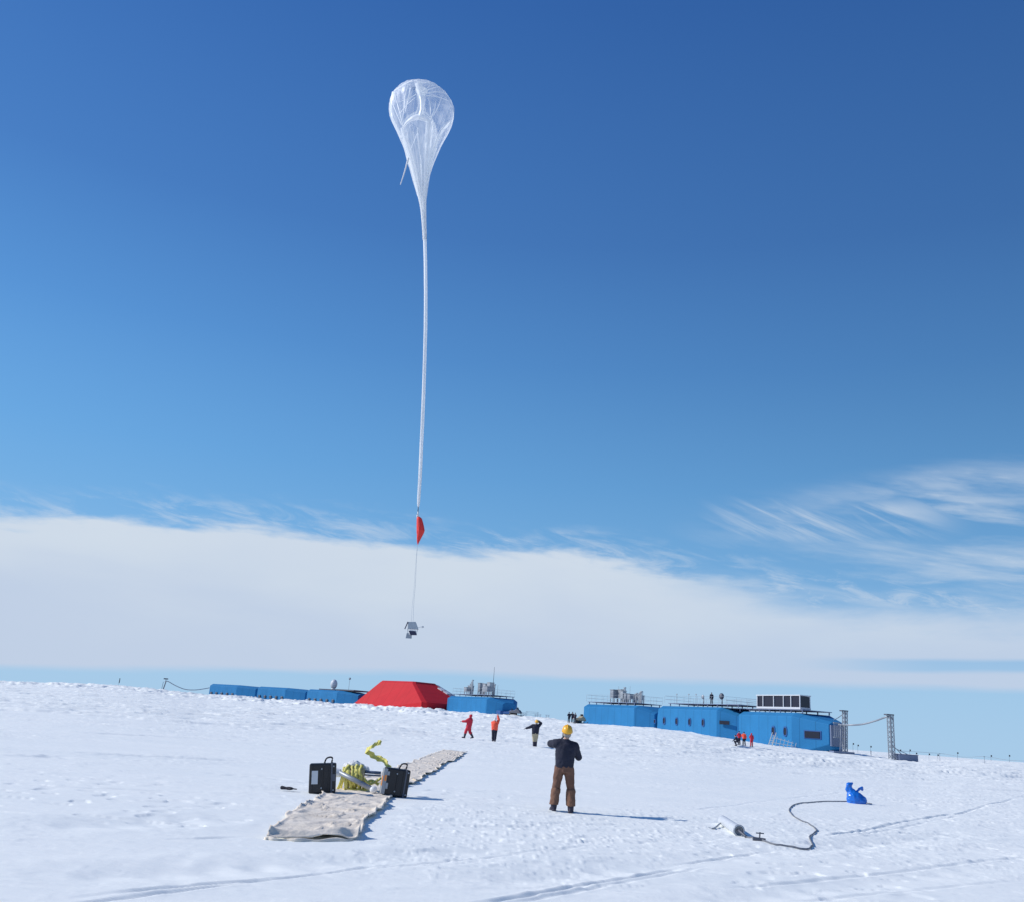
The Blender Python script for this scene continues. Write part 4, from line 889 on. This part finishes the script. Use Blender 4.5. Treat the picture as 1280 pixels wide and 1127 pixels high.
# creases and gathers lying on the film
pys = [p[0] for p in prof]
def surf(px, py, back=False, off=.06):
    l = float(np.interp(py, pys, [p[1] for p in prof])); r = float(np.interp(py, pys, [p[2] for p in prof])); c = (l+r)/2; R_ = max(.05, (r-l)/2)
    k = max(0, 1-((px-c)/R_)**2)**.5*(P(r, py, DB)-P(c, py, DB)).length; k = (k+off)*(1 if back else -1)
    return P(px, py, DB+k)
def ribbons(name, mat, rows):
    vs = []; fs = []; uvs = []
    for q_, (pl_, wd, bk) in enumerate(rows):
        n0 = 10; pp_ = spline([Vector((a, b, 0)) for a, b in pl_], n0); K = len(pp_); ws = np.interp(np.linspace(0, 1, K), np.linspace(0, 1, len(wd)), wd); o_ = len(vs)
        for i, p in enumerate(pp_):
            d = pp_[min(i+1, K-1)]-pp_[max(i-1, 0)]; d.normalize(); nn = Vector((-d.y, d.x, 0)); w_ = ws[i]*(1+.03*math.sin(i*1.3+q_))
            for j in range(5):
                e = p+nn*(w_*(j/4-.5)); vs.append(surf(e.x, e.y, bk, .04+.075*w_*math.sin(math.pi*j/4)+.01*q_)-gb); uvs.append((j/9+q_*.37, i/K*.6))
        for i in range(K-1):
            for j in range(4): a = o_+i*5+j; fs.append((a, a+1, a+6, a+5))
    me = bpy.data.meshes.new(name); me.from_pydata([tuple(v) for v in vs], [], fs); ul = me.uv_layers.new(name='UVMap')
    for p in me.polygons:
        for li, vi in zip(p.loop_indices, p.vertices): ul.data[li].uv = uvs[vi]
    me.materials.append(MT[mat]); me.polygons.foreach_set('use_smooth', [True]*len(me.polygons)); o = bpy.data.objects.new(name, me); COL.objects.link(o); o.parent = bal
ribbons('film_gather', 'film3', [
 ([(502,160),(508,180),(515,205),(522,235),(527,262),(530,298)], [3,7,6.5,5.5,3,2], 0),
 ([(537,150),(536,170),(534,195),(533,220),(530,262),(531,298)], [9,10,8,5,2.5,2], 0),
 ([(563,152),(552,164),(544,182),(538,205),(532,250)], [5,5,4.5,4,2], 0),
 ([(503,161),(509,153),(518,147.5),(528,147),(537,152)], [2,3.5,7,9,6], 0),
 ([(523,103),(525,114),(527,126),(527,138),(524,150)], [9,8,5,5,7], 0),
 ([(492,115),(489,128),(488.5,142),(493,155),(502,172)], [4,3,2.5,3.5,5], 0),
 ([(544,185),(538,205),(533,230)], [5,4,3], 1), ([(505,170),(512,200),(523,245)], [8,7,3], 1)])
ribbons('film_crease', 'film4', [
 ([(526,116),(540,111),(550,108.5)], [1.6,1.2,.5], 0), ([(529,118),(545,115),(557,117)], [1.8,1,.4], 0), ([(530,120),(546,121),(562,127)], [1.2,.8,.4], 0), ([(530,114),(537,108),(546,106)], [1,.8,.4], 0),
 ([(545,127),(542,140),(538,148)], [.5,1.3,1], 0), ([(535,122),(538,135),(538,146)], [.6,.9,.7], 0), ([(552,122),(547,135),(541,146)], [.4,.7,.5], 1),
 ([(510,106),(506,122),(505,136),(503,150)], [.6,1.3,1.0,.5], 0), ([(513,110),(510,125),(506,142)], [1.5,1.2,.5], 0), ([(493,118),(498,135),(502,150),(504,160)], [.6,1,1.4,.6], 0), ([(490,128),(496,143),(502,156)], [.4,.9,1.2], 0),
 ([(520,118),(510,124),(497,128)], [1.1,.8,.4], 0), ([(519,122),(508,132),(500,142)], [.8,.7,.4], 0), ([(515,101),(505,106),(493,113.5)], [2,1.6,1.2], 0), ([(517,101),(528,103),(541,105)], [1.4,1.2,.7], 0),
 ([(522,160),(523,180),(526,200),(528,225)], [1.6,.7,1,.6], 0), ([(516,165),(519,185),(524,215)], [1.0,.5,.7], 1), ([(532,165),(526,180),(521,195)], [.4,.6,.5], 1), ([(548,170),(543,182),(539,198)], [.7,1,.6], 0),
 ([(560,158),(566,150),(567,140)], [1.5,1.6,.6], 0), ([(523,163),(517,178),(512,190)], [.4,.7,.5], 0), ([(539,165),(537,190),(533,225)], [.7,1.2,.8], 0), ([(526,205),(527.5,235),(529,262)], [1,.9,.8], 0)])
tailp = [(296, 528.6, 533.2), (330, 529.6, 533.9), (370, 530, 534.3), (410, 529.6, 534.2), (450, 528.6, 533), (490, 527.4, 531.7), (530, 525.8, 530), (565, 524.4, 528.4), (600, 522.8, 526.6), (622, 521.6, 525.2), (630, 521.6, 524.4), (633.5, 522.3, 523.3)]
vs, uv, nr, n = envelope(tailp, DB, .34, .5, .92, 48, 12); grid_obj(vs, uv, nr, n, 'tail', 'tail', bal, gb)
m = MB(); pts = spline([P(510.5, 198, DB-2), P(508, 207, DB-2.2), P(504.5, 219, DB-2.3), P(500.5, 231, DB-2.4)], 6); m.tube([p-gb for p in pts], [.12*(1-i/len(pts)*.65) for i in range(len(pts))], 8); m.obj('filling_sleeve', 'whitec', bal, smooth=True)
m = MB(); m.ell(P(527, 113.5, DB)-gb, (.8, .8, .3), 16, 8); m.obj('crown_plate', 'tail', bal, smooth=True)
def rope(name, pts, r, label, mat='line'):
    c = Vector(pts[0]); m = MB(); m.tube([Vector(p)-c for p in pts], r, 6); return tag(m.obj(name, mat, None, smooth=True, loc=c), label, 'rope')
rope('rope', [P(522.8, 632.5, DB), P(522.4, 640, DB)], .05, 'short cord joining the balloon tail to the red parachute', 'dsteel')
# parachute
gp = P(522, 646, DB); pa = empty('parachute', gp, 0, 'folded red parachute hanging below the balloon tail', 'parachute')
pp = [(645.5, 521.0, 525.2), (647.5, 520.6, 527.6), (652, 520.4, 529.0), (658, 520.3, 530.4), (662.5, 520.5, 531.2), (667, 520.8, 529.4), (672, 521.0, 526.6), (677, 521.3, 523.8), (680, 521.9, 522.5)]
vs, uv, nr, n = envelope(pp, DB, .22, .9, .92, 40, 5); o = grid_obj(vs, uv, nr, n, 'canopy', 'para', pa, gp)
m = MB()
for dx in (0, 1.6): m.tube([P(522.4, 639, DB)-gp, P(521.4+dx*.6, 643, DB)-gp, P(521.6+dx*2, 647, DB)-gp], .07, 6)
m.obj('riser', 'white', pa, smooth=True)
rope('rope', spline([P(522, 679, DB), P(520.6, 700, DB), P(519.2, 730, DB), P(517.4, 752, DB), P(516.4, 776, DB)], 6), .014, 'right thin line running from parachute down to the payload')
rope('rope', spline([P(522, 679, DB), P(519.6, 703, DB), P(517.4, 736, DB), P(515.2, 757, DB), P(514.0, 776, DB)], 6), .014, 'left thin line running from parachute down to the payload')
# payload
gy = P(514, 797, DB); pl = empty('payload', gy, 0, 'small white instrument payload with dark solar panels hanging on lines', 'payload')
q = lambda px, py, d=0: P(px, py, DB+d)-gy
m = MB(); fa = [q(510, 776.5), q(519.5, 776.5), q(523, 786), q(509.5, 785.5)]
m.add(fa+[f+Vector((0, .5, 0)) for f in fa], [(0,1,2,3),(7,6,5,4),(0,4,5,1),(1,5,6,2),(2,6,7,3),(3,7,4,0)]); m.obj('housing', 'galv', pl, bevel=.03)
m = MB(); m.bar(q(510, 776.5, -.05), q(506, 785.5, -.05), .12, .1); m.obj('side_panel', 'solar', pl)
m = MB(); fb = [q(511, 788), q(519.5, 788.5), q(521.5, 793.5), q(513.5, 793.5)]; fb = [f+Vector((0, -.3, 0)) for f in fb]
m.add(fb+[f+Vector((0, .06, .02)) for f in fb], [(0,1,2,3),(7,6,5,4),(0,4,5,1),(1,5,6,2),(2,6,7,3),(3,7,4,0)]); m.obj('solar_panel', 'solar', pl)
m = MB(); fb = [q(508.5, 790.5), q(515, 791), q(514.5, 797.5), q(507, 797)]
m.add(fb+[f+Vector((0, .06, .02)) for f in fb], [(0,1,2,3),(7,6,5,4),(0,4,5,1),(1,5,6,2),(2,6,7,3),(3,7,4,0)]); m.obj('solar_panel', 'steel', pl)
m = MB(); m.box(q(516, 790), (.7, .5, .5)); m.obj('instrument_box', 'white', pl, bevel=.03)
m = MB(); m.bar(q(509.5, 785, .3), q(510, 792, .3), .05); m.bar(q(522.5, 785, .3), q(520, 793, .3), .05); m.bar(q(522, 784), q(528, 782.5), .035); m.ell(q(528.4, 783), (.13, .1, .1), 8, 6); m.obj('boom', 'galv', pl)

# ------------------------------------------------------------------ light
SUN_AZ = rad(-88); SUN_EL = rad(34)
sd = bpy.data.lights.new('sun', 'SUN'); sd.energy = 3.75; sd.angle = rad(.53); sd.color = (1, .96, .90)
so = bpy.data.objects.new('sun', sd); COL.objects.link(so)
dv = Vector((math.sin(SUN_AZ)*math.cos(SUN_EL), math.cos(SUN_AZ)*math.cos(SUN_EL), math.sin(SUN_EL)))
so.rotation_euler = dv.to_track_quat('Z', 'Y').to_euler(); so.location = (-60, 10, 60)
w = bpy.data.worlds.new('World'); scene.world = w; w.use_nodes = True; nt = w.node_tree; N = nt.nodes; L = nt.links
for n_ in list(N): N.remove(n_)
out = N.new('ShaderNodeOutputWorld'); bgN = N.new('ShaderNodeBackground'); L.new(bgN.outputs[0], out.inputs[0])
sky = N.new('ShaderNodeTexSky'); sky.sky_type = 'NISHITA'; sky.sun_disc = False; sky.sun_elevation = SUN_EL; sky.sun_rotation = SUN_AZ
sky.air_density = 1.0; sky.dust_density = .3; sky.ozone_density = 2.5; sky.altitude = 50
class E:
    def __init__(s, x): s.s = x
    def _m(s, op, b=None, c=None, clamp=False):
        n = N.new('ShaderNodeMath'); n.operation = op; n.use_clamp = clamp
        for i, q in enumerate((s, b, c)):
            if q is None: continue
            if isinstance(q, E): L.new(q.s, n.inputs[i])
            else: n.inputs[i].default_value = q
        return E(n.outputs[0])
    def __add__(s, b): return s._m('ADD', b)
    def __sub__(s, b): return s._m('SUBTRACT', b)
    def __mul__(s, b): return s._m('MULTIPLY', b)
    def step(s, a, b):
        n = N.new('ShaderNodeMapRange'); n.interpolation_type = 'SMOOTHSTEP'; L.new(s.s, n.inputs['Value'])
        n.inputs['From Min'].default_value = a; n.inputs['From Max'].default_value = b; return E(n.outputs[0])
def nz(x, y, sc, det=6, rough=.55, dist=0, off=0):
    c = N.new('ShaderNodeCombineXYZ'); L.new(x.s, c.inputs[0]); L.new(y.s, c.inputs[1]); c.inputs[2].default_value = off
    n = N.new('ShaderNodeTexNoise'); n.inputs['Scale'].default_value = sc; n.inputs['Detail'].default_value = det; n.inputs['Roughness'].default_value = rough; n.inputs['Distortion'].default_value = dist
    L.new(c.outputs[0], n.inputs['Vector']); return E(n.outputs['Fac'])
tcn = N.new('ShaderNodeTexCoord'); sx = N.new('ShaderNodeSeparateXYZ'); L.new(tcn.outputs['Generated'], sx.inputs[0])
X, Y, Z = [E(sx.outputs[i]) for i in range(3)]
AZ = X._m('ARCTAN2', Y); EL = Z._m('ARCSINE')
deg = math.pi/180
# cloud bank: soft lower edge, ragged upper edge
n1 = nz(AZ*1.0, EL*5.0, 7, 7, .6, .3, 1.0); n2 = nz(AZ*1.0, EL*3.0, 26, 6, .6, .4, 3.0)
rightw = AZ.step(.08, .36)
top = E(EL.s)+(n1-.5)*(-.055)+(n2-.5)*(-.014)
toplim = AZ.step(-.55, -.22)*.021+rightw*(-.03)+.163
bank_t = (toplim-top)
edge_soft = bank_t.step(-.004, .016)*(E(rightw.s)*(-1)+1)+(bank_t+(rightw*(-.012))).step(-.016, .034)*rightw
veil = (bank_t+.02).step(-.015, .03)*nz(AZ*1.0, EL*4.5+AZ*.6, 16, 6, .65, .6, 5.0).step(.42, .7)*.6
botn = nz(AZ, EL*6.0, 6, 4, .5, 0, 9.0)
bot = EL-(AZ*.03+(AZ+.1)._m('MINIMUM', 0)*.045+.0485) + (botn-.5)*.012
bot_m = bot.step(-.004, .006)
# bright streak of blue opening low on the right
gapd = (EL-(AZ*.035+.068))._m('ABSOLUTE'); gap = (gapd*(-1)+.0055+(botn-.5)*.008).step(-.003, .003)*AZ.step(.28, .46)
# cirrus veil and wisps to the right
wx = AZ+EL*.5; wy = EL+AZ*.12
w1 = nz(AZ*.8, wy*5.0, 7, 7, .55, .25, 12.0).step(.40, .66)
w2 = nz(wx*.9, wy*4.0, 20, 5, .6, .5, 15.0).step(.42, .75)
wl = (EL*(-1)+((AZ-.2)*.16+.245)).step(-.008, .035)*EL.step(.10, .15)*AZ.step(.16, .36)
streak = nz((AZ+EL*1.3)*1.0, (EL+AZ*.42)*4.0, 11, 6, .6, .7, 31.0).step(.36, .74)*(EL*(-1)+.25).step(-.004, .02)*(EL-.2).step(-.01, .02)*AZ.step(.2, .27)*(AZ*(-1)+.44).step(-.05, .05)
patch = nz(AZ, EL*2.6, 5, 3, .5, 0, 44.0).step(.3, .6)*.55+.45
wisps = (patch*w1*(w2*.3+.5)*wl)._m('MAXIMUM', streak*.8)
thin = (n1*.5+.55)
cm = edge_soft*(rightw*(-.10)+1.0)
m1 = cm._m('MAXIMUM', veil)._m('MAXIMUM', wisps)
mask = m1*bot_m*(gap*(-.85)+1)*(EL.step(-.02, .0))
mask = mask._m('MULTIPLY', .97, None, True)
# sky colour: the physical sky, pulled towards the clear polar blue of the day
hs = N.new('ShaderNodeHueSaturation'); L.new(sky.outputs[0], hs.inputs['Color']); hs.inputs['Saturation'].default_value = 1.1
cr = N.new('ShaderNodeValToRGB'); L.new(EL._m('DIVIDE', 1.5708).s, cr.inputs[0]); ce = cr.color_ramp.elements
stops = [(.0, (.385, .60, .83)), (.06, (.36, .585, .825)), (.12, (.23, .47, .77)), (.2, (.16, .395, .715)), (.256, (.128, .35, .68)), (.38, (.083, .255, .58)), (.51, (.056, .182, .48)), (.74, (.034, .128, .40)), (1.5, (.02, .08, .3))]
ce[0].position = 0; ce[0].color = (*stops[0][1], 1); ce[1].position = 1; ce[1].color = (*stops[-1][1], 1)
for p_, c_ in stops[1:-1]: e_ = ce.new(p_/1.5708); e_.color = (*c_, 1)
gm0 = N.new('ShaderNodeVectorMath'); gm0.operation = 'SCALE'; L.new(cr.outputs[0], gm0.inputs[0])
L.new((X*EL.step(.0, .38)*(-.35)+1.0).s, gm0.inputs['Scale'])
gm1 = N.new('ShaderNodeVectorMath'); gm1.operation = 'SCALE'; L.new(gm0.outputs[0], gm1.inputs[0]); gm1.inputs['Scale'].default_value = 1/.09
gm = N.new('ShaderNodeMix'); gm.data_type = 'RGBA'; gm.inputs[0].default_value = .96; L.new(hs.outputs[0], gm.inputs[6]); L.new(gm1.outputs[0], gm.inputs[7])
# clouds, in the same units as the sky
cl = N.new('ShaderNodeMix'); cl.data_type = 'RGBA'
cl.inputs[6].default_value = (5.95, 7.0, 8.75, 1); cl.inputs[7].default_value = (7.1, 8.0, 9.1, 1)
cn = nz(AZ, EL*3.0, 5, 5, .5, .2, 20.0)*.5+EL.step(.03, .2)*.5; L.new(cn.step(.25, .75).s, cl.inputs[0])
mx = N.new('ShaderNodeMix'); mx.data_type = 'RGBA'; L.new(mask.s, mx.inputs[0]); L.new(gm.outputs[2], mx.inputs[6]); L.new(cl.outputs[2], mx.inputs[7])
L.new(mx.outputs[2], bgN.inputs[0]); bgN.inputs['Strength'].default_value = .09

scene.render.engine = 'CYCLES'
scene.cycles.transparent_max_bounces = 24
scene.view_settings.view_transform = 'Standard'; scene.view_settings.look = 'None'; scene.view_settings.exposure = 0
